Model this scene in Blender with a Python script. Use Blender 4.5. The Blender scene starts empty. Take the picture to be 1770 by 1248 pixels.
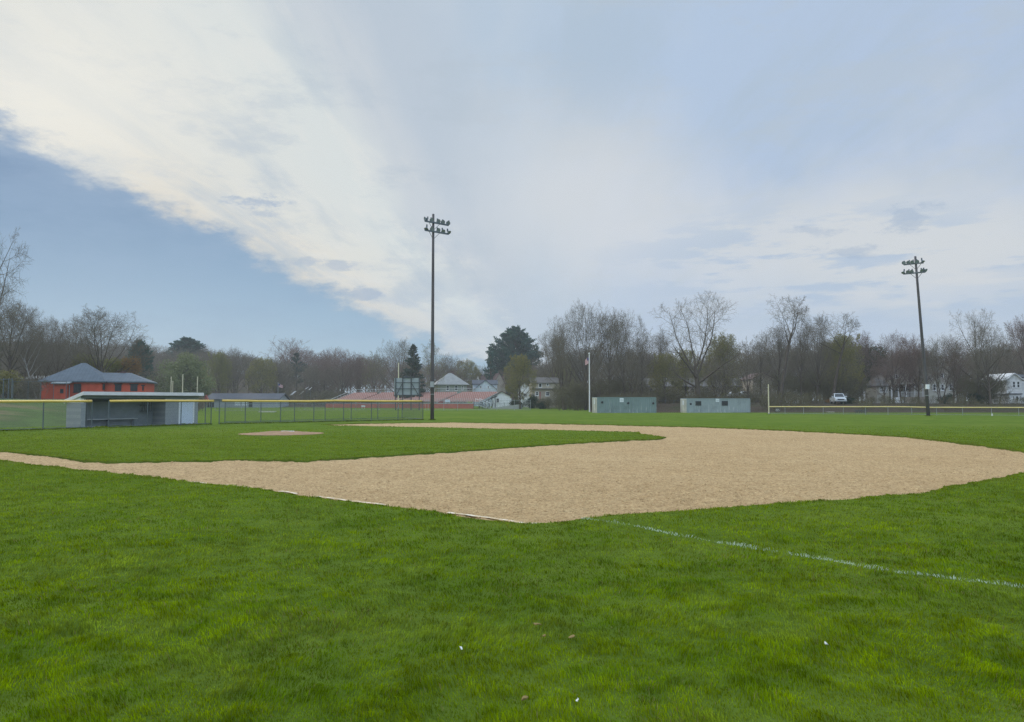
import bpy, bmesh, math, random
import numpy as np
from mathutils import Matrix, Vector
from mathutils.geometry import delaunay_2d_cdt
R = math.radians
SC = bpy.context.scene
COL = SC.collection

# ------------------------------------------------------------------ camera model (photo pixels, 1770 x 1248)
FPX, CX, CY, HZ, CAMH = 1300.0, 885.0, 624.0, 692.0, 1.7
PITCH = math.atan((HZ - CY) / FPX)
cp, sp_ = math.cos(PITCH), math.sin(PITCH)

def ray(px, py):
    a, b = (px - CX) / FPX, (CY - py) / FPX
    return a, cp - b * sp_, sp_ + b * cp
def G(px, py, z=0.0):
    a, y, zz = ray(px, py)
    t = (z - CAMH) / zz
    return (a * t, y * t)
def at(px, Y, py=HZ):
    a, y, zz = ray(px, py)
    t = Y / y
    return (a * t, Y, CAMH + zz * t)
def zat(py, Y):
    return at(CX, Y, py)[2]

cam_d = bpy.data.cameras.new('camera'); cam = bpy.data.objects.new('camera', cam_d); COL.objects.link(cam)
cam.location = (0, 0, CAMH); cam.rotation_euler = (R(90) + PITCH, 0, 0)
cam_d.sensor_width = 36; cam_d.sensor_fit = 'HORIZONTAL'; cam_d.lens = 36 * FPX / 1770
cam_d.clip_end = 6000; cam_d.clip_start = .1
SC.camera = cam

# ------------------------------------------------------------------ noise + terrain
def _h(ix, iy, seed):
    n = (ix.astype(np.int64) * 374761393 + iy.astype(np.int64) * 668265263 + seed * 974711) & 0x7fffffff
    n = ((n ^ (n >> 13)) * 1274126177) & 0x7fffffff
    return ((n ^ (n >> 16)) & 0xffff) / 65535.0
def vnoise(x, y, seed=0):
    x = np.asarray(x, float); y = np.asarray(y, float)
    ix, iy = np.floor(x), np.floor(y); fx, fy = x - ix, y - iy
    fx = fx * fx * (3 - 2 * fx); fy = fy * fy * (3 - 2 * fy)
    a, b = _h(ix, iy, seed), _h(ix + 1, iy, seed)
    c, d = _h(ix, iy + 1, seed), _h(ix + 1, iy + 1, seed)
    return (a * (1 - fx) + b * fx) * (1 - fy) + (c * (1 - fx) + d * fx) * fy
def ss(a, b, x):
    t = np.clip((np.asarray(x, float) - a) / (b - a), 0, 1)
    return t * t * (3 - 2 * t)
F0 = G(0, 744.5)
def H(x, y):
    x = np.asarray(x, float); y = np.asarray(y, float)
    a = x / np.maximum(y, 1)
    n = (x - F0[0]) * -.86 + (y - F0[1]) * .51
    bank = 1.75 * ss(3, 24, n) * ss(-.42, -.55, a)
    hill = 13 * ss(175, 330, y) * ss(-.13, -.34, a)
    back = 1.15 * ss(103, 121, y) * ss(.10, .135, a)
    return np.maximum(np.maximum(bank, hill), back)
def h1(x, y): return float(H(x, y))

# ------------------------------------------------------------------ materials
def new_mat(name):
    m = bpy.data.materials.new(name); m.use_nodes = True
    nt = m.node_tree; nt.nodes.clear()
    return m, nt
def nd(nt, t, **kw):
    n = nt.nodes.new(t)
    for k, v in kw.items():
        if k.startswith('i_'):
            n.inputs[k[2:].replace('_', ' ')].default_value = v
        else: setattr(n, k, v)
    return n
def mth(nt, op, a, b=None, c=None, clamp=False):
    n = nt.nodes.new('ShaderNodeMath'); n.operation = op; n.use_clamp = clamp
    for i, v in enumerate((a, b, c)):
        if v is None: continue
        if isinstance(v, (int, float)): n.inputs[i].default_value = v
        else: nt.links.new(v, n.inputs[i])
    return n.outputs[0]
def mixc(nt, f, a, b):
    n = nt.nodes.new('ShaderNodeMix'); n.data_type = 'RGBA'
    for s, v in ((n.inputs[0], f), (n.inputs[6], a), (n.inputs[7], b)):
        if isinstance(v, (int, float)): s.default_value = v
        elif isinstance(v, tuple): s.default_value = (*v[:3], 1)
        else: nt.links.new(v, s)
    return n.outputs[2]
def sstep(nt, a, b, x):
    n = nt.nodes.new('ShaderNodeMapRange'); n.interpolation_type = 'SMOOTHSTEP'
    nt.links.new(x, n.inputs[0])
    n.inputs[1].default_value = a; n.inputs[2].default_value = b
    return n.outputs[0]
def noise(nt, co, scale, detail=4, rough=.55, stretch=None, off=(0, 0, 0)):
    if stretch or any(off):
        mp = nd(nt, 'ShaderNodeMapping'); mp.inputs['Scale'].default_value = stretch or (1, 1, 1)
        mp.inputs['Location'].default_value = off
        nt.links.new(co, mp.inputs[0]); co = mp.outputs[0]
    n = nd(nt, 'ShaderNodeTexNoise'); n.inputs['Scale'].default_value = scale
    n.inputs['Detail'].default_value = detail; n.inputs['Roughness'].default_value = rough
    nt.links.new(co, n.inputs['Vector'])
    return n.outputs['Fac']
def finish(nt, color, rough=.8, bump=None, bstr=.3, bdist=.02, metal=0, spec=.3):
    p = nd(nt, 'ShaderNodeBsdfPrincipled'); o = nd(nt, 'ShaderNodeOutputMaterial')
    if isinstance(color, tuple): p.inputs['Base Color'].default_value = (*color, 1)
    else: nt.links.new(color, p.inputs['Base Color'])
    if isinstance(rough, (int, float)): p.inputs['Roughness'].default_value = rough
    else: nt.links.new(rough, p.inputs['Roughness'])
    p.inputs['Metallic'].default_value = metal
    p.inputs['Specular IOR Level'].default_value = spec
    if bump is not None:
        b = nd(nt, 'ShaderNodeBump'); b.inputs['Strength'].default_value = bstr; b.inputs['Distance'].default_value = bdist
        nt.links.new(bump, b.inputs['Height']); nt.links.new(b.outputs[0], p.inputs['Normal'])
    nt.links.new(p.outputs[0], o.inputs[0])
    return p
def plain(name, c, rough=.7, var=.25, scale=2.0, metal=0, spec=.3, stretch=None, bump=0):
    """weathered single-colour surface: two octaves of noise vary the tone"""
    m, nt = new_mat(name)
    co = nd(nt, 'ShaderNodeTexCoord').outputs['Object']
    n1 = noise(nt, co, scale, 5, .6, stretch); n2 = noise(nt, co, scale * 9, 3, .6)
    f = mth(nt, 'ADD', mth(nt, 'MULTIPLY', n1, .65), mth(nt, 'MULTIPLY', n2, .35))
    f = sstep(nt, .3, .7, f)
    lo = tuple(max(0, v * (1 - var)) for v in c); hi = tuple(min(1, v * (1 + var)) for v in c)
    finish(nt, mixc(nt, f, lo, hi), rough, n2 if bump else None, bump, .02, metal, spec)
    return m
def striped(name, c1, c2, period, duty, axis='X', rough=.7, var=.2):
    m, nt = new_mat(name)
    co = nd(nt, 'ShaderNodeTexCoord').outputs['Object']
    s = nd(nt, 'ShaderNodeSeparateXYZ'); nt.links.new(co, s.inputs[0])
    f = mth(nt, 'LESS_THAN', mth(nt, 'FRACT', mth(nt, 'DIVIDE', s.outputs[axis], period)), duty)
    n1 = noise(nt, co, 1.5, 4, .6)
    col = mixc(nt, f, c2, c1)
    dark = nd(nt, 'ShaderNodeMix'); dark.data_type = 'RGBA'; dark.blend_type = 'MULTIPLY'; dark.inputs[0].default_value = 1
    nt.links.new(col, dark.inputs[6])
    nt.links.new(mixc(nt, sstep(nt, .3, .7, n1), (1 - var,) * 3, (1, 1, 1)), dark.inputs[7])
    finish(nt, dark.outputs[2], rough)
    return m

def lawn_material(name, far=False):
    m, nt = new_mat(name)
    co = nd(nt, 'ShaderNodeTexCoord').outputs['Object']
    big = noise(nt, co, .09, 4, .6); mid = noise(nt, co, .7, 5, .65, off=(3, 7, 0)); fine = noise(nt, co, 9, 6, .75)
    vf = noise(nt, co, 45, 3, .7)
    c = mixc(nt, sstep(nt, .33, .68, mid), LAWN_D, LAWN_L)
    c = mixc(nt, mth(nt, 'MULTIPLY', sstep(nt, .45, .72, big), .55), c, LAWN_Y)
    c = mixc(nt, mth(nt, 'MULTIPLY', sstep(nt, .42, .3, fine), .75), c, LAWN_S)
    c = mixc(nt, mth(nt, 'MULTIPLY', sstep(nt, .58, .75, vf), .5), c, LAWN_T)
    hh = mth(nt, 'ADD', mth(nt, 'MULTIPLY', fine, .7), mth(nt, 'MULTIPLY', vf, .3))
    finish(nt, c, 1.0, hh, .9, .06, 0, 0)
    return m
LAWN_D = (.088, .142, .020); LAWN_L = (.130, .190, .030); LAWN_Y = (.162, .200, .038); LAWN_S = (.052, .090, .012); LAWN_T = (.18, .24, .05)
M = {}
M['lawn'] = lawn_material('lawn_turf')

def dirt_material():
    m, nt = new_mat('infield_clay')
    co = nd(nt, 'ShaderNodeTexCoord').outputs['Object']
    big = noise(nt, co, .25, 4, .6); mid = noise(nt, co, 2.2, 5, .65); fine = noise(nt, co, 17, 5, .85)
    vf = noise(nt, co, 60, 4, .7)
    c = mixc(nt, sstep(nt, .3, .7, mid), (.395, .264, .130), (.485, .334, .172))
    c = mixc(nt, mth(nt, 'MULTIPLY', sstep(nt, .4, .7, big), .5), c, (.52, .368, .195))
    c = mixc(nt, mth(nt, 'MULTIPLY', sstep(nt, .47, .39, fine), .9), c, (.20, .125, .058))
    c = mixc(nt, mth(nt, 'MULTIPLY', sstep(nt, .54, .64, fine), .75), c, (.72, .56, .31))
    v = nd(nt, 'ShaderNodeTexVoronoi'); v.inputs['Scale'].default_value = 22; nt.links.new(co, v.inputs['Vector'])
    c = mixc(nt, mth(nt, 'MULTIPLY', sstep(nt, .16, .07, v.outputs['Distance']), .75), c, (.15, .09, .045))
    hh = mth(nt, 'ADD', mth(nt, 'MULTIPLY', fine, .6), mth(nt, 'MULTIPLY', vf, .4))
    finish(nt, c, .95, hh, .9, .03, 0, .1)
    return m
M['dirt'] = dirt_material()

def blade_material():
    m, nt = new_mat('grass_blade')
    at_ = nd(nt, 'ShaderNodeAttribute', attribute_name='tint')
    d = nd(nt, 'ShaderNodeBsdfPrincipled'); d.inputs['Roughness'].default_value = 1; d.inputs['Specular IOR Level'].default_value = 0
    t = nd(nt, 'ShaderNodeBsdfTranslucent')
    nt.links.new(at_.outputs['Color'], d.inputs['Base Color']); nt.links.new(at_.outputs['Color'], t.inputs['Color'])
    mx = nd(nt, 'ShaderNodeMixShader'); mx.inputs[0].default_value = .35
    nt.links.new(d.outputs[0], mx.inputs[1]); nt.links.new(t.outputs[0], mx.inputs[2])
    o = nd(nt, 'ShaderNodeOutputMaterial'); nt.links.new(mx.outputs[0], o.inputs[0])
    return m
M['blade'] = blade_material()

def chalk_material():
    m, nt = new_mat('chalk_lime')
    co = nd(nt, 'ShaderNodeTexCoord').outputs['Object']
    a = noise(nt, co, 7, 5, .75)
    c = mixc(nt, sstep(nt, .38, .60, a), (.48, .34, .17), (.74, .66, .52))
    finish(nt, c, .95, a, .5, .02, 0, .1)
    return m
M['chalk'] = chalk_material()

def bank_material():
    m, nt = new_mat('bank_grass')
    co = nd(nt, 'ShaderNodeTexCoord').outputs['Object']
    mid = noise(nt, co, .5, 5, .65); fine = noise(nt, co, 5, 6, .75)
    st = noise(nt, co, .22, 5, .65, stretch=(.35, 1, 1))
    s = nd(nt, 'ShaderNodeSeparateXYZ'); nt.links.new(co, s.inputs[0])
    c = mixc(nt, sstep(nt, .3, .7, mid), (.030, .070, .012), (.056, .115, .018))
    c = mixc(nt, mth(nt, 'MULTIPLY', sstep(nt, .42, .3, fine), .6), c, (.018, .045, .008))
    worn = mth(nt, 'MULTIPLY', sstep(nt, .44, .60, st), sstep(nt, -33.0, -37.5, s.outputs['X']))
    worn = mth(nt, 'MULTIPLY', worn, sstep(nt, 64, 56, s.outputs['Y']))
    c = mixc(nt, mth(nt, 'MULTIPLY', worn, .85), c, (.19, .135, .085))
    finish(nt, c, .9, fine, .8, .08, 0, .1)
    return m
M['bank'] = bank_material()
def litter_material(name, a, b, g):
    m, nt = new_mat(name)
    co = nd(nt, 'ShaderNodeTexCoord').outputs['Object']
    mid = noise(nt, co, .35, 5, .65); fine = noise(nt, co, 4, 6, .8)
    c = mixc(nt, sstep(nt, .3, .7, fine), a, b)
    c = mixc(nt, mth(nt, 'MULTIPLY', sstep(nt, .52, .66, mid), .7), c, g)
    finish(nt, c, .95, fine, 1, .15, 0, .1)
    return m
M['litter'] = litter_material('leaf_litter', (.042, .032, .022), (.10, .076, .052), (.04, .06, .02))

def brick_material():
    m, nt = new_mat('painted_red_brick')
    co = nd(nt, 'ShaderNodeTexCoord').outputs['Object']
    mp = nd(nt, 'ShaderNodeMapping'); mp.inputs['Rotation'].default_value = (R(90), 0, 0); nt.links.new(co, mp.inputs[0])
    b = nd(nt, 'ShaderNodeTexBrick'); b.inputs['Scale'].default_value = 7
    b.inputs['Color1'].default_value = (.56, .092, .045, 1); b.inputs['Color2'].default_value = (.47, .076, .038, 1)
    b.inputs['Mortar'].default_value = (.50, .085, .045, 1); b.inputs['Mortar Size'].default_value = .015
    nt.links.new(mp.outputs[0], b.inputs[0])
    n = noise(nt, co, .8, 5, .6)
    finish(nt, mixc(nt, mth(nt, 'MULTIPLY', sstep(nt, .45, .7, n), .35), b.outputs['Color'], (.25, .035, .02)), .8)
    return m
M['brick'] = brick_material()
def block_material():
    m, nt = new_mat('painted_grey_block')
    co = nd(nt, 'ShaderNodeTexCoord').outputs['Object']
    mp = nd(nt, 'ShaderNodeMapping'); mp.inputs['Rotation'].default_value = (R(90), 0, 0); nt.links.new(co, mp.inputs[0])
    b = nd(nt, 'ShaderNodeTexBrick'); b.inputs['Scale'].default_value = 1.25
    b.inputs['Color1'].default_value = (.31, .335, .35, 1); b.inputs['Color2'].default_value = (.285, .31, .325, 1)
    b.inputs['Mortar'].default_value = (.25, .275, .29, 1); b.inputs['Mortar Size'].default_value = .012
    nt.links.new(mp.outputs[0], b.inputs[0])
    n = noise(nt, co, 1.3, 5, .65)
    finish(nt, mixc(nt, mth(nt, 'MULTIPLY', sstep(nt, .45, .75, n), .4), b.outputs['Color'], (.20, .23, .25)), .75)
    return m
M['block'] = block_material()
def rust_metal(name, c, pale, rust):
    m, nt = new_mat(name)
    co = nd(nt, 'ShaderNodeTexCoord').outputs['Object']
    n1 = noise(nt, co, .8, 5, .65); n2 = noise(nt, co, 1.4, 5, .7, stretch=(2.2, 2.2, .35), off=(4, 1, 2))
    s = nd(nt, 'ShaderNodeSeparateXYZ'); nt.links.new(co, s.inputs[0])
    cc = mixc(nt, sstep(nt, .45, .7, n1), c, tuple(v * .8 for v in c))
    low = sstep(nt, 1.1, .1, s.outputs['Z'])
    cc = mixc(nt, mth(nt, 'MULTIPLY', mth(nt, 'MULTIPLY', sstep(nt, .52, .68, n2), .8), mth(nt, 'ADD', low, .25, clamp=True)), cc, pale)
    cc = mixc(nt, mth(nt, 'MULTIPLY', sstep(nt, .64, .72, noise(nt, co, 3, 5, .7)), .7), cc, rust)
    finish(nt, cc, .6)
    return m
M['cont_a'] = rust_metal('faded_teal_steel', (.19, .258, .25), (.40, .43, .41), (.20, .17, .13))
M['cont_b'] = rust_metal('faded_grey_blue_steel', (.285, .34, .35), (.54, .56, .54), (.24, .19, .15))
M['cont_end'] = plain('pale_beige_steel', (.56, .57, .50), .6, .2, 1.5)
M['white'] = plain('white_paint', (.74, .76, .78), .55, .06, 1.5)
M['fascia'] = plain('weathered_white_board', (.66, .66, .67), .7, .1, 1)
M['white_siding'] = striped('white_siding', (.85, .87, .89), (.72, .74, .76), .16, .88, 'Z')
M['blue_white'] = striped('pale_blue_siding', (.60, .68, .75), (.46, .54, .61), .2, .85, 'Z')
M['sage'] = striped('sage_grey_siding', (.30, .33, .30), (.23, .255, .23), .18, .85, 'Z')
M['beige'] = striped('beige_siding', (.42, .38, .31), (.32, .29, .24), .18, .85, 'Z')
M['cream'] = plain('cream_stucco', (.42, .41, .36), .8, .15)
M['tan'] = plain('tan_render', (.33, .29, .24), .8, .2, .6)
M['grey_wall'] = plain('school_grey_wall', (.34, .38, .40), .8, .1, .5)
M['door_white'] = plain('white_blue_door_paint', (.60, .68, .80), .4, .05, 2)
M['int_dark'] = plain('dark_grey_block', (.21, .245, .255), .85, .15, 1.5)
M['slate'] = striped('grey_metal_roof', (.115, .145, .175), (.085, .11, .135), .4, .9, 'X', .9)
M['roof_light'] = striped('pale_metal_roof', (.21, .25, .27), (.15, .18, .20), .3, .88, 'X', .9)
M['roof_grey'] = plain('grey_shingle', (.27, .275, .27), .9, .15, 1.2)
M['roof_mid'] = plain('weathered_dark_shingle', (.105, .10, .095), .95, .25, 1.2)
M['roof_dark'] = plain('dark_shingle', (.075, .085, .105), .9, .2, 1.2)
M['roof_brown'] = plain('brown_shingle', (.105, .065, .062), .9, .2, 1.2)
M['glass'] = plain('dark_window_glass', (.02, .025, .03), .12, .2, 1, 0, .6)
M['black'] = plain('black_paint', (.018, .02, .024), .6, .2)
M['galv'] = plain('galvanised_steel', (.34, .37, .38), .5, .15, 3, .35)
M['galv_d'] = plain('dull_dark_steel', (.11, .135, .145), .6, .2, 3, .2)
M['wire'] = plain('fence_wire', (.13, .155, .16), .6, .15, 2, .2)
M['wire_d'] = plain('dark_coated_wire', (.045, .055, .05), .6, .15, 2)
M['yellow'] = plain('yellow_plastic', (.72, .50, .11), .5, .10, 1.2)
M['yellow_pale'] = plain('pale_yellow_plastic', (.78, .64, .26), .5, .08, 1.2)
M['pole_wood'] = plain('weathered_dark_pole', (.095, .088, .092), .85, .35, 1.5, 0, .2, (4, 4, .4), .4)
M['fixture'] = plain('grey_floodlight_steel', (.11, .135, .16), .55, .2, 5, .2)
M['lens'] = plain('floodlight_glass', (.20, .24, .27), .5, .1, 3, 0, .3)
M['board_back'] = plain('scoreboard_sheet', (.30, .345, .36), .55, .12, .8)
M['board_frame'] = plain('dark_frame_steel', (.05, .06, .066), .6, .2)
M['red_wall'] = plain('red_painted_board', (.42, .13, .095), .75, .2, .5)
M['seat'] = striped('pink_red_seats', (.45, .235, .20), (.53, .375, .335), .55, .62, 'X', .8)
M['seat_red'] = plain('dark_red_steps', (.27, .11, .095), .8, .2)
M['alu'] = plain('aluminium', (.42, .45, .46), .45, .1, 2, .4)
M['red_gable'] = plain('red_gable_paint', (.48, .08, .07), .7, .1)
M['silver'] = plain('silver_white_car_paint', (.60, .64, .66), .3, .05, 1, .1, .5)
M['tyre'] = plain('tyre_rubber', (.02, .02, .021), .9, .2)
M['lamp_glass'] = plain('headlight_glass', (.7, .72, .74), .15, .05, 2, 0, .6)
M['flag'] = striped('striped_flag_cloth', (.55, .12, .13), (.72, .68, .68), .16, .5, 'Z', .9)
M['flag_blue'] = plain('flag_blue_cloth', (.08, .09, .22), .9, .1)
M['pole_white'] = plain('white_pole_paint', (.74, .74, .72), .45, .06, 1)
M['pole_cream'] = plain('cream_pole_paint', (.66, .60, .42), .5, .08, 1)
M['concrete'] = plain('pale_concrete', (.46, .45, .42), .9, .15, 2)
M['mound'] = plain('mound_clay', (.32, .205, .12), .95, .22, 3, 0, .1, None, .6)
M['sign_white'] = plain('sign_white', (.72, .78, .80), .5, .05)
M['sign_dark'] = plain('sign_dark', (.03, .032, .036), .6, .1)
M['digit'] = plain('sign_digit_grey', (.40, .40, .40), .6, .05)
M['leaf_dead'] = plain('dry_leaf', (.22, .165, .055), .9, .2, 20)
M['litter_white'] = plain('white_scrap', (.78, .78, .74), .8, .05)
M['bark'] = plain('grey_brown_bark', (.10, .082, .066), .95, .3, 3, 0, .1, (3, 3, .6))
M['bark_pale'] = plain('pale_bark', (.30, .29, .27), .9, .3, 3, 0, .1)
M['twig'] = plain('bare_twigs', (.160, .138, .100), .95, .2, .5, 0, .1)
M['twig_red'] = plain('reddish_twigs', (.175, .122, .100), .95, .2, .5, 0, .1)
M['twig_olive'] = plain('olive_twigs', (.165, .155, .075), .95, .25, .5, 0, .1)
M['twig_dark'] = plain('dark_brush', (.135, .122, .072), .95, .2, .5, 0, .1)
M['twig_tan'] = plain('tan_twigs', (.155, .130, .095), .95, .2, .5, 0, .1)
def leaf_material(name, a, b):
    m, nt = new_mat(name)
    co = nd(nt, 'ShaderNodeTexCoord').outputs['Object']
    n1 = noise(nt, co, .9, 4, .6); n2 = noise(nt, co, 7, 2, .6)
    f = sstep(nt, .3, .7, mth(nt, 'ADD', mth(nt, 'MULTIPLY', n1, .6), mth(nt, 'MULTIPLY', n2, .4)))
    c = mixc(nt, f, a, b)
    d = nd(nt, 'ShaderNodeBsdfDiffuse'); t = nd(nt, 'ShaderNodeBsdfTranslucent')
    nt.links.new(c, d.inputs[0]); nt.links.new(c, t.inputs[0])
    mx = nd(nt, 'ShaderNodeMixShader'); mx.inputs[0].default_value = .3
    nt.links.new(d.outputs[0], mx.inputs[1]); nt.links.new(t.outputs[0], mx.inputs[2])
    o = nd(nt, 'ShaderNodeOutputMaterial'); nt.links.new(mx.outputs[0], o.inputs[0])
    return m
M['needle'] = leaf_material('pine_needles', (.034, .090, .072), (.066, .150, .112))
M['needle_d'] = leaf_material('dark_spruce_needles', (.050, .076, .062), (.085, .118, .090))
M['bud'] = leaf_material('olive_buds', (.19, .18, .06), (.30, .275, .10))
M['bud_y'] = leaf_material('yellow_green_buds', (.16, .17, .045), (.26, .25, .08))
M['bud_o'] = leaf_material('orange_buds', (.25, .14, .05), (.32, .20, .08))
M['willow'] = leaf_material('willow_green', (.13, .155, .07), (.22, .25, .11))
M['shrub'] = leaf_material('evergreen_shrub', (.018, .038, .022), (.036, .066, .034))

# ------------------------------------------------------------------ mesh helpers
ROOTM = {}
def tag(o, label=None, cat=None, group=None, kind=None):
    for k, v in (('label', label), ('category', cat), ('group', group), ('kind', kind)):
        if v: o[k] = v
    return o
def thing(name, label, cat, loc=(0, 0, 0), rz=0, group=None):
    o = bpy.data.objects.new(name, None); COL.objects.link(o); o.empty_display_size = .3
    o.location = loc; o.rotation_euler = (0, 0, rz)
    ROOTM[o.name] = (Matrix.Translation(loc) @ Matrix.Rotation(rz, 4, 'Z')).inverted()
    return tag(o, label, cat, group)
def link(name, me, mat, parent=None, smooth=False):
    me.materials.append(mat)
    if smooth: me.polygons.foreach_set('use_smooth', [True] * len(me.polygons))
    o = bpy.data.objects.new(name, me); COL.objects.link(o)
    if parent is not None: o.parent = parent
    return o
def np_mesh(name, V, F):
    V = np.asarray(V, np.float32); F = np.asarray(F, np.int32)
    me = bpy.data.meshes.new(name)
    me.vertices.add(len(V)); me.vertices.foreach_set('co', V.ravel())
    k = F.shape[1]
    me.loops.add(F.size); me.loops.foreach_set('vertex_index', F.ravel())
    me.polygons.add(len(F)); me.polygons.foreach_set('loop_start', np.arange(0, F.size, k, dtype=np.int32))
    me.update(calc_edges=True)
    return me
class MB:
    """collects shapes; build() links them as ONE mesh"""
    def __init__(s): s.v = []; s.f = []
    def poly(s, pts):
        n = len(s.v); s.v += [tuple(p) for p in pts]; s.f.append(tuple(range(n, n + len(pts)))); return s
    def hexa(s, p):                       # 8 corners: bottom 4 ccw, top 4 ccw
        n = len(s.v); s.v += [tuple(q) for q in p]
        for f in ((3, 2, 1, 0), (4, 5, 6, 7), (0, 1, 5, 4), (1, 2, 6, 5), (2, 3, 7, 6), (3, 0, 4, 7)):
            s.f.append(tuple(n + i for i in f))
        return s
    def box(s, x0, x1, y0, y1, z0, z1):
        return s.hexa([(x0, y0, z0), (x1, y0, z0), (x1, y1, z0), (x0, y1, z0), (x0, y0, z1), (x1, y0, z1), (x1, y1, z1), (x0, y1, z1)])
    def cone(s, p0, p1, r0, r1, n=8, cap=True):
        p0, p1 = Vector(p0), Vector(p1); d = (p1 - p0).normalized()
        u = d.cross(Vector((0, 0, 1)) if abs(d.z) < .9 else Vector((1, 0, 0))).normalized(); w = d.cross(u)
        b = len(s.v)
        for p, r in ((p0, r0), (p1, r1)):
            for i in range(n):
                a = 2 * math.pi * i / n
                s.v.append(tuple(p + (u * math.cos(a) + w * math.sin(a)) * r))
        for i in range(n):
            j = (i + 1) % n
            s.f.append((b + i, b + j, b + n + j, b + n + i))
        if cap:
            s.f.append(tuple(b + i for i in reversed(range(n)))); s.f.append(tuple(b + n + i for i in range(n)))
        return s
    def path(s, pts, r, n=8):
        for a, b in zip(pts, pts[1:]): s.cone(a, b, r, r, n)
        return s
    def tube(s, pts, rad, n=8):           # one continuous tube
        pts = [Vector(p) for p in pts]; b = len(s.v); k = len(pts)
        for i, p in enumerate(pts):
            d = (pts[min(i + 1, k - 1)] - pts[max(i - 1, 0)]).normalized()
            u = d.cross(Vector((0, 0, 1)) if abs(d.z) < .95 else Vector((1, 0, 0))).normalized(); w = d.cross(u)
            r = rad[i] if isinstance(rad, (list, tuple)) else rad
            for q in range(n):
                a = 2 * math.pi * q / n
                s.v.append(tuple(p + (u * math.cos(a) + w * math.sin(a)) * r))
        for i in range(k - 1):
            for q in range(n):
                w2 = (q + 1) % n
                s.f.append((b + i * n + q, b + i * n + w2, b + (i + 1) * n + w2, b + (i + 1) * n + q))
        s.f.append(tuple(b + q for q in reversed(range(n)))); s.f.append(tuple(b + (k - 1) * n + q for q in range(n)))
        return s
    def prism(s, prof, axis, a0, a1):     # profile of 2-D points extruded along x or y
        n = len(s.v); k = len(prof)
        for a in (a0, a1):
            for (p, z) in prof: s.v.append((a, p, z) if axis == 'x' else (p, a, z))
        s.f.append(tuple(range(n, n + k))); s.f.append(tuple(reversed(range(n + k, n + 2 * k))))
        for i in range(k):
            j = (i + 1) % k
            s.f.append((n + i, n + k + i, n + k + j, n + j))
        return s
    def build(s, name, mat, parent=None, world=False, smooth=False, bevel=0):
        me = bpy.data.meshes.new(name); v = s.v
        if world and parent is not None:
            m = ROOTM[parent.name]; v = [tuple(m @ Vector(p)) for p in v]
        me.from_pydata(v, [], s.f)
        bm = bmesh.new(); bm.from_mesh(me); bmesh.ops.recalc_face_normals(bm, faces=bm.faces)
        if bevel: bmesh.ops.bevel(bm, geom=list(bm.edges), offset=bevel, segments=2, affect='EDGES', clamp_overlap=True)
        bm.to_mesh(me); bm.free(); me.update()
        return link(name, me, mat, parent, smooth)
class Fac:
    """vertical plane with its own position and bearing: pixel -> (s along the plane, z)"""
    def __init__(s, px, Y, yaw):
        x, y, _ = at(px, Y); s.o = (x, y); s.yaw = yaw; s.u = (math.cos(yaw), math.sin(yaw))
    def __call__(s, px, py):
        a, y, zz = ray(px, py)
        det = -a * s.u[1] + y * s.u[0]       # o + t u = k (a, y)
        k = (s.o[1] * s.u[0] - s.o[0] * s.u[1]) / det
        t = (a * k - s.o[0]) * s.u[0] + (y * k - s.o[1]) * s.u[1]
        return t, CAMH + zz * k
#@@GROUND
# ------------------------------------------------------------------ ground: lawn sheet with the infield cut out of it
near = [(0, 794.6), (57, 803), (101, 807), (149, 813), (244, 822), (319, 831.5), (366, 837), (424, 842.5), (508, 854.5), (600, 867), (630, 871),
        (745, 885), (816, 896), (868, 903), (915, 905), (974, 902.5), (1014, 896.5), (1054, 891), (1117, 886), (1200, 880), (1312, 873), (1418, 865.5),
        (1478, 863), (1535, 856), (1600, 851.5), (1641, 839), (1706, 829.5), (1770, 817)]
far_ = [(1770, 781), (1740, 775), (1668, 767), (1573, 755.5), (1478, 749.5), (1365, 744), (1213, 738), (1100, 735.4), (1014, 733.3), (900, 731.2), (785, 729.7), (698, 730.6),
        (620, 732), (560, 734)]
inf_ = [(575, 735.6), (698, 738), (816, 740.4), (974, 744), (1101, 746.9), (1109, 750), (1154, 756), (1133, 759), (1054, 762), (895, 772), (777, 780.5), (630, 789.5),
        (532, 796), (500, 795.3), (424, 794), (339, 796), (247, 797.5), (200, 798.8), (152, 796), (102, 790), (0, 779)]
def extend(p, q, d):
    l = math.hypot(p[0] - q[0], p[1] - q[1]); return (p[0] + (p[0] - q[0]) / l * d, p[1] + (p[1] - q[1]) / l * d)
gn = [G(*p) for p in near]; gf = [G(*p) for p in far_]; gi = [G(*p) for p in inf_]
hn, hi_ = extend(gn[0], gn[3], 13), extend(gi[-1], gi[-3], 10)
hc = ((hn[0] + hi_[0]) / 2 - 1.5, (hn[1] + hi_[1]) / 2 + 1)
home = []
a0 = math.atan2(hi_[1] - hc[1], hi_[0] - hc[0]); a1 = math.atan2(hn[1] - hc[1], hn[0] - hc[0])
while a1 < a0: a1 += 2 * math.pi
for i in range(1, 14):
    a = a0 + (a1 - a0) * i / 14; home.append((hc[0] + 3.2 * math.cos(a), hc[1] + 3.2 * math.sin(a)))
right_end = [(14.2, 19.2), (16.6, 21.2), (17.6, 23.2)]
poly0 = gn + right_end + gf + gi + [hi_] + home + [hn]
rs = np.random.default_rng(7)
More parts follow.
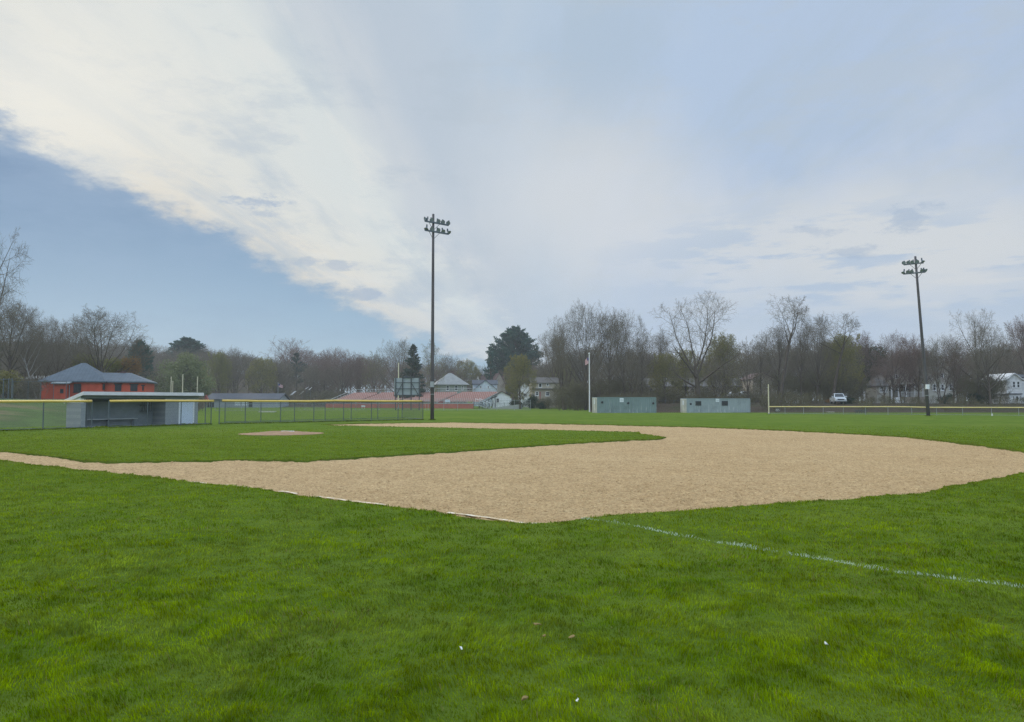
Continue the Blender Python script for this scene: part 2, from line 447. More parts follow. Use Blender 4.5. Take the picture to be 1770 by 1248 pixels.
def subdiv(poly, step):
    out = []
    for i, p in enumerate(poly):
        q = poly[(i + 1) % len(poly)]; l = math.hypot(q[0] - p[0], q[1] - p[1]); n = max(1, int(l / step))
        for k in range(n):
            t = k / n; x, y = p[0] + (q[0] - p[0]) * t, p[1] + (q[1] - p[1]) * t
            w = (vnoise(x * 1.1, y * 1.1, 5) - .5) * .16 + (vnoise(x * 4, y * 4, 6) - .5) * .10
            nx, ny = (q[1] - p[1]) / max(l, 1e-6), -(q[0] - p[0]) / max(l, 1e-6)
            out.append((x + nx * float(w), y + ny * float(w)))
    return out
DIRT = np.array(subdiv(poly0, .35))
def in_poly(x, y, P):
    r = np.zeros(len(x), bool)
    x0, y0 = P[:, 0], P[:, 1]; x1, y1 = np.roll(x0, -1), np.roll(y0, -1)
    for a, b, c, d in zip(x0, y0, x1, y1):
        if b == d: continue
        m = ((b > y) != (d > y)) & (x < (c - a) * (y - b) / (d - b) + a)
        r ^= m
    return r
LIP = .045
outer = [(-2600, -400), (2600, -400), (2600, 4200), (-2600, 4200)]
nD = len(DIRT)
verts2 = [tuple(p) for p in DIRT] + outer
gx = [(x, y) for x in range(-120, 121, 20) for y in range(-20, 221, 20)]
gxa = np.array(gx, float); keep = ~in_poly(gxa[:, 0], gxa[:, 1], DIRT)
verts2 += [tuple(p) for p in gxa[keep]]
edges = [(i, (i + 1) % nD) for i in range(nD)] + [(nD + i, nD + (i + 1) % 4) for i in range(4)]
res = delaunay_2d_cdt([Vector(p) for p in verts2], edges, [], 0, 1e-5)
pv = np.array([tuple(v) for v in res[0]]); tf = np.array([f for f in res[2] if len(f) == 3])
cen = pv[tf].mean(1); tf = tf[~in_poly(cen[:, 0], cen[:, 1], DIRT)]
tri = [tuple(int(i) for i in t) for t in tf]
V = [(x, y, 0.0) for x, y in pv]
b = len(V)
V += [(x, y, 0.0) for x, y in DIRT] + [(x, y, -LIP - .03) for x, y in DIRT]
sk = [(b + i, b + (i + 1) % nD, b + nD + (i + 1) % nD, b + nD + i) for i in range(nD)]
me = bpy.data.meshes.new('lawn'); me.from_pydata(V, [], tri + sk); me.update()
bm = bmesh.new(); bm.from_mesh(me)
for f in bm.faces:
    if abs(f.normal.z) > .5 and f.normal.z < 0: f.normal_flip()
bm.to_mesh(me); bm.free()
lawn = link('lawn', me, M['lawn']); tag(lawn, kind='structure')

def dirt_z(x, y):
    return (-LIP + (vnoise(x * 1.3, y * 1.3, 11) - .5) * .016 + (vnoise(x * 4, y * 4, 12) - .5) * .030 + (vnoise(x * 9, y * 9, 13) - .5) * .034)
# the infield surface, a real uneven sheet: fine near the camera, coarser far off
rows = [8.6]
while rows[-1] < 63: rows.append(rows[-1] + max(.045, rows[-1] * .0034))
rows = np.array(rows); cols = np.linspace(-1.28, .80, 560)
YY, CC = np.meshgrid(rows, cols, indexing='ij'); XX = CC * YY
ZZ = dirt_z(XX, YY)
nr, nc = XX.shape
idx = np.arange(nr * nc).reshape(nr, nc)
Q = np.stack([idx[:-1, :-1], idx[:-1, 1:], idx[1:, 1:], idx[1:, :-1]], -1).reshape(-1, 4)
xm = XX.ravel()[Q].mean(1); ym = YY.ravel()[Q].mean(1)
kd = in_poly(xm, ym, DIRT)
k2 = kd.reshape(nr - 1, nc - 1); g2 = k2.copy()
for _ in range(3):
    t = g2.copy(); t[1:] |= g2[:-1]; t[:-1] |= g2[1:]; t[:, 1:] |= g2[:, :-1]; t[:, :-1] |= g2[:, 1:]; g2 = t
Q = Q[g2.ravel()]
used, inv = np.unique(Q, return_inverse=True); Q = inv.reshape(-1, 4)
VV = np.stack([XX.ravel(), YY.ravel(), ZZ.ravel()], -1)[used]
tag(link('infield_dirt', np_mesh('infield_dirt', VV, Q), M['dirt'], None, True), kind='structure')

def crumbs():
    n = 26000; k = len(VV); i = rs.integers(0, k, n * 3); p = VV[i]
    keep = rs.random(len(i)) < np.clip((11.5 / p[:, 1]) ** 1.6, 0, 1) * .8; p = p[keep][:n]
    n = len(p); x = p[:, 0] + rs.uniform(-.05, .05, n); y = p[:, 1] + rs.uniform(-.05, .05, n); ok = in_poly(x, y, DIRT) | (rs.random(n) < .12); x, y = x[ok], y[ok]; n = len(x)
    r_ = rs.lognormal(-4.75, .45, n) * (1 + np.maximum(y - 10, 0) * .02); z = dirt_z(x, y) + r_ * .25; a = rs.uniform(0, 6.28, n)
    V = np.empty((n, 5, 3), np.float32)
    for q in range(4):
        b = a + q * 1.571 + rs.uniform(-.3, .3, n); l = r_ * rs.uniform(.6, 1.3, n); V[:, q] = np.stack([x + np.cos(b) * l, y + np.sin(b) * l, z - r_ * .4], -1)
    V[:, 4] = np.stack([x + rs.uniform(-.3, .3, n) * r_, y + rs.uniform(-.3, .3, n) * r_, z + r_ * .75], -1)
    b = np.arange(n, dtype=np.int32)[:, None] * 5
    T = np.concatenate([b + np.array(t) for t in ((0, 1, 4), (1, 2, 4), (2, 3, 4), (3, 0, 4))], 0)
    tag(link('dirt_crumbs', np_mesh('dirt_crumbs', V.reshape(-1, 3), T), M['dirt']), 'loose crumbs of tan infield clay', 'dirt', kind='stuff')
crumbs()
# chalk foul line on the dirt, broken and ragged
def strip(px_pts, w, zf, mat, name, gap=None, step=.12):
    pts = [G(*p) for p in px_pts]; P = []
    for a, b in zip(pts, pts[1:]):
        l = math.hypot(b[0] - a[0], b[1] - a[1]); n = max(1, int(l / step))
        P += [(a[0] + (b[0] - a[0]) * k / n, a[1] + (b[1] - a[1]) * k / n) for k in range(n)]
    P = np.array(P); d = np.gradient(P, axis=0); d /= np.linalg.norm(d, axis=1)[:, None]
    nrm = np.stack([-d[:, 1], d[:, 0]], -1)
    ks = np.array([-1, -.5, 0, .5, 1]); V = []; F = []
    for i, (p, q) in enumerate(zip(P, nrm)):
        e = w * (.65 + .7 * vnoise(i * .31, 3.0, 4)); o = (vnoise(i * .13, 9.0, 8) - .5) * .07
        for k in ks:
            x, y = p + q * (k * e + o); V.append((x, y, float(zf(x, y))))
    m = len(ks)
    for i in range(len(P) - 1):
        if gap and vnoise(i * .17, 1.0, 21) < gap: continue
        for k in range(m - 1): F.append((i * m + k, i * m + k + 1, (i + 1) * m + k + 1, (i + 1) * m + k))
    return tag(link(name, np_mesh(name, V, F), mat, None, True), kind='structure')
chalk_px = [(330, 831), (424, 839.5), (500, 848.5), (547, 856), (611, 863), (666, 870.5), (706, 875.5), (793, 886.5), (856, 894.5), (919, 901.5), (975, 903)]
strip(chalk_px, .040, lambda x, y: dirt_z(x, y) * .35 - .045 * .65 + .026, M['chalk'], 'foul_line', .36)
line_px = [(1010, 897), (1054, 901.6), (1117, 913.5), (1176, 926), (1251, 939), (1365, 958), (1441, 969.5), (1516, 985), (1592, 994), (1668, 1003), (1759, 1014), (1900, 1031), (2100, 1056)]
LINE = np.array([G(*p) for p in line_px])

# terrain rising behind the field: grass bank, wooded hill, leaf-littered ground
def terrain(name, a0, a1, na, ys, mat):
    A = np.linspace(a0, a1, na); YY, AA = np.meshgrid(ys, A, indexing='ij'); XX = AA * YY
    ZZ = H(XX, YY) - .04 + ((vnoise(XX * .45, YY * .45, 31) - .5) * .25 + (vnoise(XX * 1.7, YY * 1.7, 32) - .5) * .08) * np.clip(H(XX, YY), 0, 1)
    r, c = XX.shape; idx = np.arange(r * c).reshape(r, c)
    Q = np.stack([idx[:-1, :-1], idx[:-1, 1:], idx[1:, 1:], idx[1:, :-1]], -1).reshape(-1, 4)
    V = np.stack([XX.ravel(), YY.ravel(), ZZ.ravel()], -1)
    return tag(link(name, np_mesh(name, V, Q), mat, None, True), kind='structure')
terrain('grass_bank', -1.3, -.40, 120, np.concatenate([np.linspace(40, 70, 70), np.linspace(71, 112, 40)]), M['bank'])
terrain('wooded_hill', -1.3, .028, 120, np.linspace(112, 430, 90), M['litter'])
terrain('woodland_ground', .028, 1.2, 130, np.concatenate([np.linspace(100, 125, 40), np.linspace(127, 430, 40)]), M['litter'])

# ------------------------------------------------------------------ grass blades (one mesh, thins out with distance)
def seg_dist(x, y, L):
    d = np.full(len(x), 9.0)
    for (ax, ay), (bx, by) in zip(L, L[1:]):
        dx, dy = bx - ax, by - ay; t = np.clip(((x - ax) * dx + (y - ay) * dy) / (dx * dx + dy * dy), 0, 1)
        d = np.minimum(d, np.hypot(x - ax - t * dx, y - ay - t * dy))
    return d
def blades():
    bands = [3.3]
    while bands[-1] < 50: bands.append(bands[-1] * 1.12)
    X, Y = [], []
    for d0, d1 in zip(bands, bands[1:]):
        dm = (d0 + d1) / 2; dens = (5600 + 4600 * float(ss(11, 4, dm))) * (3.6 / dm) ** 1.45 * (1 - .9 * float(ss(26, 50, dm)))
        aw = .80 if dm < 20 else .74
        w = 2 * aw * dm + 1.2; n = int(dens * w * (d1 - d0))
        y = rs.uniform(d0, d1, n); x = rs.uniform(-.5, .5, n) * (2 * aw * y + 1.2)
        X.append(x); Y.append(y)
    # extra turf along the cut edges of the infield
    e = DIRT[(DIRT[:, 1] < 56) & (np.abs(DIRT[:, 0] / np.maximum(DIRT[:, 1], 1)) < .8)]
    i = rs.integers(0, len(e), 70000)
    ang = rs.uniform(0, 6.283, len(i)); rad = np.abs(rs.normal(0, .14, len(i)))
    X.append(e[i, 0] + np.cos(ang) * rad); Y.append(e[i, 1] + np.sin(ang) * rad)
    base_n = sum(len(q) for q in X); edge_n = base_n - 70000
    for (pa, pb) in (((0, 745.5), (365, 734)), ((379, 733.3), (731, 725.8)), ((139, 739.9), (342, 733.6)), ((-90, 747.5), (0, 745.5))):
        A, B = G(*pa), G(*pb); t = rs.random(9000); X.append(A[0] + (B[0] - A[0]) * t + rs.normal(0, .06, 9000)); Y.append(A[1] + (B[1] - A[1]) * t + rs.normal(0, .06, 9000))
    for (px, py, rr) in ((747, 726, .17), (1605, 719.5, .2), (1329, 716, .12)):
        A = G(px, py); t = rs.uniform(0, 6.28, 900); q = rr + np.abs(rs.normal(0, .06, 900)); X.append(A[0] + np.cos(t) * q); Y.append(A[1] + np.sin(t) * q)
    x, y = np.concatenate(X), np.concatenate(Y); tall = np.arange(len(x)) >= base_n; edge = (np.arange(len(x)) >= edge_n) & ~tall
    k = ~in_poly(x, y, DIRT)
    k &= np.hypot(x - MND[0], y - MND[1]) > 2.1
    x, y, tall, edge = x[k], y[k], tall[k], edge[k]; n = len(x)
    d = np.hypot(x, y)
    clump = vnoise(x * 3.4, y * 3.4, 41) * .45 + vnoise(x * 9.5, y * 9.5, 42) * .55
    tone = vnoise(x * .45, y * .45, 43) * .3 + vnoise(x * 1.7, y * 1.7, 44) * .3 + vnoise(x * 5, y * 5, 54) * .4
    pale = vnoise(x * 1.05 + 40, y * 1.05, 45) * .6 + vnoise(x * 3.1, y * 3.1, 46) * .4
    hgt = (.013 + .030 * ss(.2, .8, clump)) * rs.uniform(.6, 1.35, n) * np.where(tall, 2.6, 1)
    wid = (.0015 + .00030 * np.maximum(d - 3.5, 0)) * rs.uniform(.7, 1.3, n)
    phi = rs.uniform(0, 6.283, n)
    flow = vnoise(x * .9, y * .9, 47) * 9 + rs.normal(0, .9, n)
    lean = hgt * rs.uniform(.2, 1.25, n)
    lx, ly = np.cos(flow) * lean, np.sin(flow) * lean
    wx, wy = np.cos(phi) * wid, np.sin(phi) * wid
    z0 = np.full(n, -.004)
    Vt = np.empty((n, 5, 3), np.float32)
    Vt[:, 0] = np.stack([x - wx, y - wy, z0], -1); Vt[:, 1] = np.stack([x + wx, y + wy, z0], -1)
    mx, my = x + lx * .35, y + ly * .35
    Vt[:, 2] = np.stack([mx + wx * .8, my + wy * .8, hgt * .6], -1); Vt[:, 3] = np.stack([mx - wx * .8, my - wy * .8, hgt * .6], -1)
    Vt[:, 4] = np.stack([x + lx, y + ly, hgt * (1 - .25 * lean / hgt)], -1)
    base = np.arange(n, dtype=np.int32)[:, None] * 5
    T = np.concatenate([base + np.array([0, 1, 2]), base + np.array([0, 2, 3]), base + np.array([3, 2, 4])], 0)
    me = np_mesh('grass', Vt.reshape(-1, 3), T)
    f = ss(.30, .70, tone)[:, None]
    c = np.array(BL_D) * (1 - f) + np.array(BL_L) * f
    p = (ss(.54, .72, pale) * .40)[:, None]; c = c * (1 - p) + np.array(BL_P) * p
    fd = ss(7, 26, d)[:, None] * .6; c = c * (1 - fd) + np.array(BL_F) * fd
    c = c * (1 + (rs.uniform(-.45, .45, n)) * (1 - .6 * ss(8, 24, d)))[:, None] * (1 + .56 * (ss(.25, .75, vnoise(x * 5 + 7, y * 5, 48) * .5 + vnoise(x * 12, y * 12, 49) * .5) - .5) * (1 - .6 * ss(8, 24, d)))[:, None]
    dry = rs.random(n) < .015 + .06 * ss(.66, .8, vnoise(x * 1.3, y * 1.3 + 30, 53)); c[dry] = np.array((.26, .22, .085)) * rs.uniform(.6, 1.2, dry.sum())[:, None]
    e = edge & (rs.random(n) < .16); c[e] = np.array((.25, .22, .075)) * rs.uniform(.6, 1.2, e.sum())[:, None]
    ld = seg_dist(x, y, LINE) + (vnoise(x * 5, y * 5, 51) - .5) * .06
    wear = (.25 + .75 * ss(.25, .6, vnoise(x * 1.7, y * 1.7, 52))) * (1 - .6 * ss(3.4, 4.4, x))
    pt = (ss(.075, .03, ld) * (rs.random(n) < .24 + .58 * wear))[:, None]
    c = c * (1 - pt) + np.array((.62, .72, .66)) * pt
    col = np.ones((n, 5, 4), np.float32); col[:, :, :3] = c[:, None, :]
    a = me.color_attributes.new('tint', 'FLOAT_COLOR', 'POINT'); a.data.foreach_set('color', col.ravel())
    return tag(link('grass', me, M['blade']), 'short mown green turf grass of the ball field', 'grass', kind='stuff')
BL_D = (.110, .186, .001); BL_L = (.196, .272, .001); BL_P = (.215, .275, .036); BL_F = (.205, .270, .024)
MND = G(487, 749.7)
blades()

# ------------------------------------------------------------------ pitcher's mound
def mound():
    t = thing('pitching_mound', 'low round clay mound in the infield grass before the fence', 'mound', (MND[0], MND[1], 0))
    V = [(0, 0, .12)]; F = []; nr, ns = 14, 48
    for i in range(1, nr + 1):
        r = 2.1 * i / nr
        for k in range(ns):
            a = 2 * math.pi * k / ns; x, y = r * math.cos(a), r * math.sin(a)
            z = .12 * (1 - ss(.12, 1, i / nr)) + .012 + (float(vnoise(x * 4 + 9, y * 4, 61)) - .5) * .035 * (1 if i < nr else .3)
            V.append((x, y, float(z)))
    for k in range(ns): F.append((0, 1 + k, 1 + (k + 1) % ns))
    for i in range(nr - 1):
        for k in range(ns):
            a, b = 1 + i * ns + k, 1 + i * ns + (k + 1) % ns; F.append((a, b, b + ns, a + ns))
    me = bpy.data.meshes.new('clay_surface'); me.from_pydata(V, [], F)
    link('clay_surface', me, M['mound'], t, True)
    MB().box(.0, .62, -.10, .06, .09, .145).build('pitching_plate', M['white'], t)
mound()
# small things lying in the foreground grass
def scrap(name, label, cat, px, py, s, mat, group):
    x, y = G(px, py, .04); r = random.Random(px); m = MB()
    n = 7; pts = [(math.cos(6.283 * i / n) * s * r.uniform(.5, 1.1), math.sin(6.283 * i / n) * s * r.uniform(.4, .9), .01 * r.uniform(-.6, 1)) for i in range(n)]
    m.poly([(a, b, c + .006) for a, b, c in pts]); m.poly([(a * .96, b * .96, c) for a, b, c in reversed(pts)])
    for i in range(n):
        j = (i + 1) % n; m.poly([(pts[i][0] * .96, pts[i][1] * .96, pts[i][2]), (pts[j][0] * .96, pts[j][1] * .96, pts[j][2]), (pts[j][0], pts[j][1], pts[j][2] + .006), (pts[i][0], pts[i][1], pts[i][2] + .006)])
    o = m.build(name, mat); o.location = (x, y, .043); o.rotation_euler = (r.uniform(-.4, .4), r.uniform(-.4, .4), r.uniform(0, 6)); tag(o, label, cat, group)
scrap('dry_leaf', 'curled tan dry leaf in the grass, largest of the fallen leaves', 'leaf', 988, 1103, .034, M['leaf_dead'], 'dry leaves on the lawn')
scrap('dry_leaf', 'narrow tan dry leaf lying farthest up the lawn', 'leaf', 928, 1080, .038, M['leaf_dead'], 'dry leaves on the lawn')
scrap('dry_leaf', 'small tan dry leaf between the two bigger fallen leaves', 'leaf', 941, 1101, .018, M['leaf_dead'], 'dry leaves on the lawn')
scrap('dry_leaf', 'dull brown dry leaf low in the foreground grass', 'leaf', 907, 1208, .026, M['leaf_dead'], 'dry leaves on the lawn')
scrap('white_scrap', 'tiny white scrap on the lawn below the painted line', 'scrap', 1428, 1114, .022, M['litter_white'], 'white scraps on the lawn')
scrap('white_scrap', 'tiny white speck of paper in the middle of the foreground lawn', 'scrap', 797, 1122, .014, M['litter_white'], 'white scraps on the lawn')
scrap('white_scrap', 'tiny white speck at the bottom edge of the lawn', 'scrap', 999, 1213, .014, M['litter_white'], 'white scraps on the lawn')
#@@THINGS
# ------------------------------------------------------------------ dugout
A_, B_ = G(139, 739.6), G(342, 733.2)
dy = math.atan2(B_[1] - A_[1], B_[0] - A_[0])
dug = thing('dugout', 'grey block baseball dugout with white roof edge and white door', 'dugout', (A_[0], A_[1], 0), dy)
fd = Fac(CX, 50, 0); fd.o = A_; fd.yaw = dy; fd.u = (math.cos(dy), math.sin(dy))
S = lambda px, py=710: fd(px, py)[0]
ZD = lambda px, py: fd(px, py)[1]
DL = S(342); DD = 1.6; RT = ZD(145, 680.2)
def dugout():
    w = .2
    MB().box(0, w, .0, DD, -.05, RT - .60).build('end_wall', M['block'], dug)
    MB().box(DL - w, DL, .2, DD, -.05, RT - .56).build('end_wall', M['block'], dug)
    MB().box(w, S(148), 0, w, -.05, RT - .30).build('front_wall', M['block'], dug)          # return by the gate
    m = MB(); x0, x1, x2, x3 = S(286), S(309), S(335.5), DL; zt = RT - .30; zd = min(ZD(320, 687), zt - .04)
    m.prism([(x0, -.05), (x1, -.05), (x1, zd), (x2, zd), (x2, -.05), (x3, -.05), (x3, zt), (x0, zt)], 'y', 0, w)
    m.build('front_wall', M['block'], dug)
    MB().box(S(286), S(286) + w, w, DD - w, -.05, RT - .5).build('partition', M['block'], dug)
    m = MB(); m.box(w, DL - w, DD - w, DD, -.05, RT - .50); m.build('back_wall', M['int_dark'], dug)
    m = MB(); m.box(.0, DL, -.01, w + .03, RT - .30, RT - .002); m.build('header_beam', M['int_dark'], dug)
    m = MB(); m.box(w, DL - w, w, DD - w, -.05, .03); m.build('floor_slab', M['concrete'], dug)
    # roof: shed slope down to the back with white edge boards
    zf, zb = RT, RT - .52; x0, x1, y0, y1 = -.09, S(349) - .2, -.38, DD + .10
    zy = lambda y: zf + (zb - zf) * (y - y0) / (y1 - y0)
    m = MB(); m.hexa([(x0, y0, zf), (x1, y0, zf), (x1, y1, zb), (x0, y1, zb), (x0, y0, zf + .1), (x1, y0, zf + .1), (x1, y1, zb + .1), (x0, y1, zb + .1)])
    m.build('roof', M['slate'], dug)
    fh = .22
    m = MB(); m.box(x0 - .03, x1 + .03, y0 - .035, y0 - .003, zf - .10, zf + fh - .10)
    m.hexa([(x0 - .035, y0, zf - .10), (x0 - .003, y0, zf - .10), (x0 - .003, y1, zb - .10), (x0 - .035, y1, zb - .10),
            (x0 - .035, y0, zf + fh - .1), (x0 - .003, y0, zf + fh - .1), (x0 - .003, y1, zb + fh - .1), (x0 - .035, y1, zb + fh - .1)])
    m.hexa([(x1 + .003, y0, zf - .10), (x1 + .035, y0, zf - .10), (x1 + .035, y1, zb - .10), (x1 + .003, y1, zb - .10),
            (x1 + .003, y0, zf + fh - .1), (x1 + .035, y0, zf + fh - .1), (x1 + .035, y1, zb + fh - .1), (x1 + .003, y1, zb + fh - .1)])
    m.build('fascia_board', M['fascia'], dug)
    for (xa, xb) in ((-.04, .2), (DL - .2, DL + .04)):
        m = MB(); m.hexa([(xa, .03, RT - .595), (xb, .03, RT - .595), (xb, DD, RT - .595), (xa, DD, RT - .595), (xa, .03, zy(.03) - .005), (xb, .03, zy(.03) - .005), (xb, DD, zy(DD) - .005), (xa, DD, zy(DD) - .005)])
        m.build('gable_board', M['white'], dug)
    # door
    d0, d1, dz = S(311), S(333.5), min(ZD(320, 689), RT - .44)
    m = MB(); m.box(d0 - .1, d0, -.02, .08, 0, dz + .08); m.box(d1, d1 + .1, -.02, .08, 0, dz + .08); m.box(d0, d1, -.02, .08, dz, dz + .08)
    m.build('door_frame', M['white'], dug)
    m = MB(); m.box(d0, d1, .02, .06, .03, dz); dr = m.build('door', M['door_white'], dug)
    m = MB(); m.cone((d0 + .1, .02, .95), (d0 + .1, -.05, .95), .03, .03, 8); m.build('handle', M['galv_d'], dr)
    # helmet rack on the dark side of the bay
    m = MB(); x0, x1 = S(286) - 1.0, S(286) - .3; yb = DD - w
    for z in (.95, 1.35): m.box(x0, x1, yb - .32, yb - .003, z, z + .03)
    for k in range(5):
        x = x0 + (x1 - x0) * k / 4; m.box(x - .015, x + .015, yb - .32, yb - .29, .98, 1.72)
    m.box(x0, x1, yb - .33, yb - .30, 1.72, 1.76)
    m.build('helmet_rack', M['board_frame'], dug)
    # support post in the opening
    m = MB(); m.cone((S(151), .1, 0), (S(151), .1, RT - .3), .035, .035, 8); m.build('post', M['galv_d'], dug)
dugout()
def bench(name, label, cat, loc, rz, L, h, d, mat, nleg=3, parent=None):
    t = thing(name, label, cat, loc, rz)
    MB().box(0, L, 0, d, h - .05, h).build('seat', mat, t)
    for k in range(nleg):
        x = .25 + (L - .5) * k / (nleg - 1)
        m = MB(); m.box(x - .03, x + .03, .03, .07, 0, h - .05); m.box(x - .03, x + .03, d - .07, d - .03, 0, h - .05); m.box(x - .03, x + .03, .07, d - .07, h - .12, h - .07)
        m.build('leg', M['galv_d'], t)
    return t
c, s_ = math.cos(dy), math.sin(dy)
bx, by = S(149) + .1, DD - .62
bench('player_bench', 'long aluminium player bench inside the grey dugout', 'bench', (A_[0] + c * bx - s_ * by, A_[1] + s_ * bx + c * by, .03), dy, S(254) - bx, .47, .3, M['alu'], 3)

# ------------------------------------------------------------------ fences
def chain(m, a, b, z0, z1, pitch, w):
    """real diamond mesh: thin wires crossing both ways"""
    L = math.hypot(b[0] - a[0], b[1] - a[1]); hgt = z1 - z0
    if L < .05: return
    ux, uy = (b[0] - a[0]) / L, (b[1] - a[1]) / L; nx, ny = -uy * w, ux * w
    k = -hgt
    while k < L:
        for sgn in (1, -1):
            s0, s1 = (k, k + hgt); za, zb_ = (z0, z1) if sgn > 0 else (z1, z0)
            if s0 < 0: za += (0 - s0) * (1 if sgn > 0 else -1); s0 = 0
            if s1 > L: zb_ -= (s1 - L) * (1 if sgn > 0 else -1); s1 = L
            if s1 - s0 < .02: continue
            p = (a[0] + ux * s0, a[1] + uy * s0); q = (a[0] + ux * s1, a[1] + uy * s1); o = w * .7
            n = len(m.v)
            m.v += [(p[0] - nx, p[1] - ny, za), (p[0] + nx, p[1] + ny, za - o), (p[0], p[1], za + o), (q[0] - nx, q[1] - ny, zb_), (q[0] + nx, q[1] + ny, zb_ - o), (q[0], q[1], zb_ + o)]
            m.f += [(n, n + 1, n + 4, n + 3), (n + 1, n + 2, n + 5, n + 4), (n + 2, n, n + 3, n + 5)]
        k += pitch
def fence(name, label, pts, ht, posts, cap=None, pm='galv_d', wm='wire', pitch=.075, ww=.0024, pr=.032, gnd=None, rail_top=True, rail_bot=True, cap_px=None, capr=.07, group=None, cat='fence'):
    g = gnd or (lambda x, y: 0.0)
    t = thing(name, label, cat, (pts[0][0], pts[0][1], g(*pts[0])), 0, group)
    for (x, y) in posts:
        m = MB(); z = g(x, y); m.cone((x, y, z - .1), (x, y, z + ht + .02), pr, pr, 8); m.cone((x, y, z + ht + .02), (x, y, z + ht + .06), pr * 1.15, pr * .5, 8)
        m.build('post', M[pm], t, True)
    if rail_top:
        m = MB(); m.tube([(x, y, g(x, y) + ht - .04) for x, y in pts], pr * .65, 6); m.build('top_rail', M[pm], t, True)
    if rail_bot:
        m = MB(); m.tube([(x, y, g(x, y) + .09) for x, y in pts], pr * .65, 6); m.build('bottom_rail', M[pm], t, True)
    m = MB()
    for a, b in zip(pts, pts[1:]):
        z = (g(*a) + g(*b)) / 2; chain(m, a, b, z + .03, z + ht - .04, pitch, ww)
    m.build('wire_mesh', M[wm], t, True)
    if cap:
        cp_ = cap_px or pts; P = []
        for a, b in zip(cp_, cp_[1:]):
            n = max(2, int(math.hypot(b[0] - a[0], b[1] - a[1]) / .8))
            P += [(a[0] + (b[0] - a[0]) * k / n, a[1] + (b[1] - a[1]) * k / n) for k in range(n)]
        P.append(cp_[-1]); m = MB()
        m.tube([(x, y, g(x, y) + ht + .0 + (float(vnoise(x * .35 + y * .2, 3.3, 71)) - .5) * .10 + (float(vnoise(x * 1.3 + y, 1.3, 72)) - .5) * .02) for x, y in P], capr, 8)
        m.build('safety_cap', M[cap], t, True, True)
    return t
def lerp_px(p0, p1, xs):
    """points on the straight ground line through two pixels, at the given pixel columns"""
    a, b = G(*p0), G(*p1); f = Fac(CX, 50, 0); yaw = math.atan2(b[1] - a[1], b[0] - a[0]); f.o = a; f.u = (math.cos(yaw), math.sin(yaw))
    out = []
    for x in xs:
        s = f(x, 715)[0]; out.append((a[0] + f.u[0] * s, a[1] + f.u[1] * s))
    return out
l1 = ((0, 745.5), (365, 734)); hf = 1.64
fence('chain_link_fence', 'yellow capped chain link fence before the grass bank, ending at the dugout gate', lerp_px(*l1, [-90, 0, 75, 159]), hf, lerp_px(*l1, [-70, 75, 159]), 'yellow', cap_px=lerp_px(*l1, [-90, 75, 158]), capr=.075)
fence('chain_link_fence', 'short yellow capped chain link fence running across the front of the dugout', lerp_px(*l1, [188, 255, 313, 365]), hf, lerp_px(*l1, [188, 255, 313, 355, 365]), 'yellow', cap_px=lerp_px(*l1, [189, 369]), capr=.075)
l2 = ((379, 733.3), (731, 725.8))
f3 = lerp_px(*l2, [379, 560, 731])
fence('chain_link_fence', 'long yellow capped chain link fence from the dugout to the tall light pole', f3, hf, lerp_px(*l2, [379, 424, 485, 542.5, 594, 642, 688, 731]), 'yellow', cap_px=lerp_px(*l2, [384, 729]), capr=.08)
l3 = ((389, 731.2), (695, 723.3))
b3 = lerp_px(*l3, [389, 540, 695])
fence('chain_link_fence', 'lower dark chain link fence without cap, just behind the long yellow capped one', b3 + [f3[-1]], 1.5, lerp_px(*l3, [389, 451, 509, 562, 607, 653, 695]), None, pitch=.09)
# low field fence far behind, along the track
tf_ = lerp_px((370, 710.5), (700, 708.6), [372, 520, 640, 735])
fence('track_fence', 'low grey chain link fence at the far edge of the grass before the bleachers', tf_, 1.15, lerp_px((370, 710.5), (700, 708.6), [372, 417, 449, 487, 527, 576, 615, 655, 735]), None, 'galv', pitch=.16, ww=.006, pr=.03)
tf2 = lerp_px((735, 709.5), (915, 709.2), [735, 800, 917])
fence('track_fence', 'low grey chain link fence right of the tall light pole before the red wall', tf2, 1.75, lerp_px((735, 709.5), (915, 709.2), [740, 767, 791, 859, 889, 917]), None, 'galv', pitch=.2, ww=.006, pr=.035)
tf4 = lerp_px((828, 706.2), (918, 706.2), [828, 870, 918])
fence('railing_fence', 'pale galvanised railing fence beside the bleacher ramp', tf4, 1.15, lerp_px((828, 706.2), (918, 706.2), [830, 842, 854, 872, 888, 902, 917]), None, 'galv', pitch=.2, ww=.007, pr=.05)
tf3 = lerp_px((920, 706), (1020, 706.5), [920, 970, 1020])
fence('track_fence', 'tall dull chain link fence in front of the beige house and the flagpole', tf3, 1.9, lerp_px((920, 706), (1020, 706.5), [921, 949, 966, 982, 991, 1005]), None, 'galv_d', 'wire_d', .2, .006, .04)
# outfield fence
of = lerp_px((1329, 715.5), (1770, 719.2), [1329, 1450, 1600, 1900]); OFH = .93
xs = [1357, 1389, 1423, 1458, 1496, 1535, 1576, 1619, 1664, 1714, 1761, 1810, 1860]
fence('outfield_fence', 'long low outfield fence with pale yellow cap and dark mesh below the trees', of, OFH, lerp_px((1329, 715.5), (1770, 719.2), xs), 'yellow_pale', 'galv', 'wire_d', .075, .0045, .026, cap_px=of, capr=.062)
p = lerp_px((1329, 715.5), (1770, 719.2), [1714])[0]
m = MB(); m.cone((p[0], p[1] - .09, 0), (p[0], p[1] - .09, .20), .075, .065, 10); m.cone((p[0], p[1] - .09, .20), (p[0], p[1] - .09, .23), .065, .03, 10)
tag(m.build('marker_bucket', M['white']), 'small white marker at the foot of an outfield fence post', 'marker')
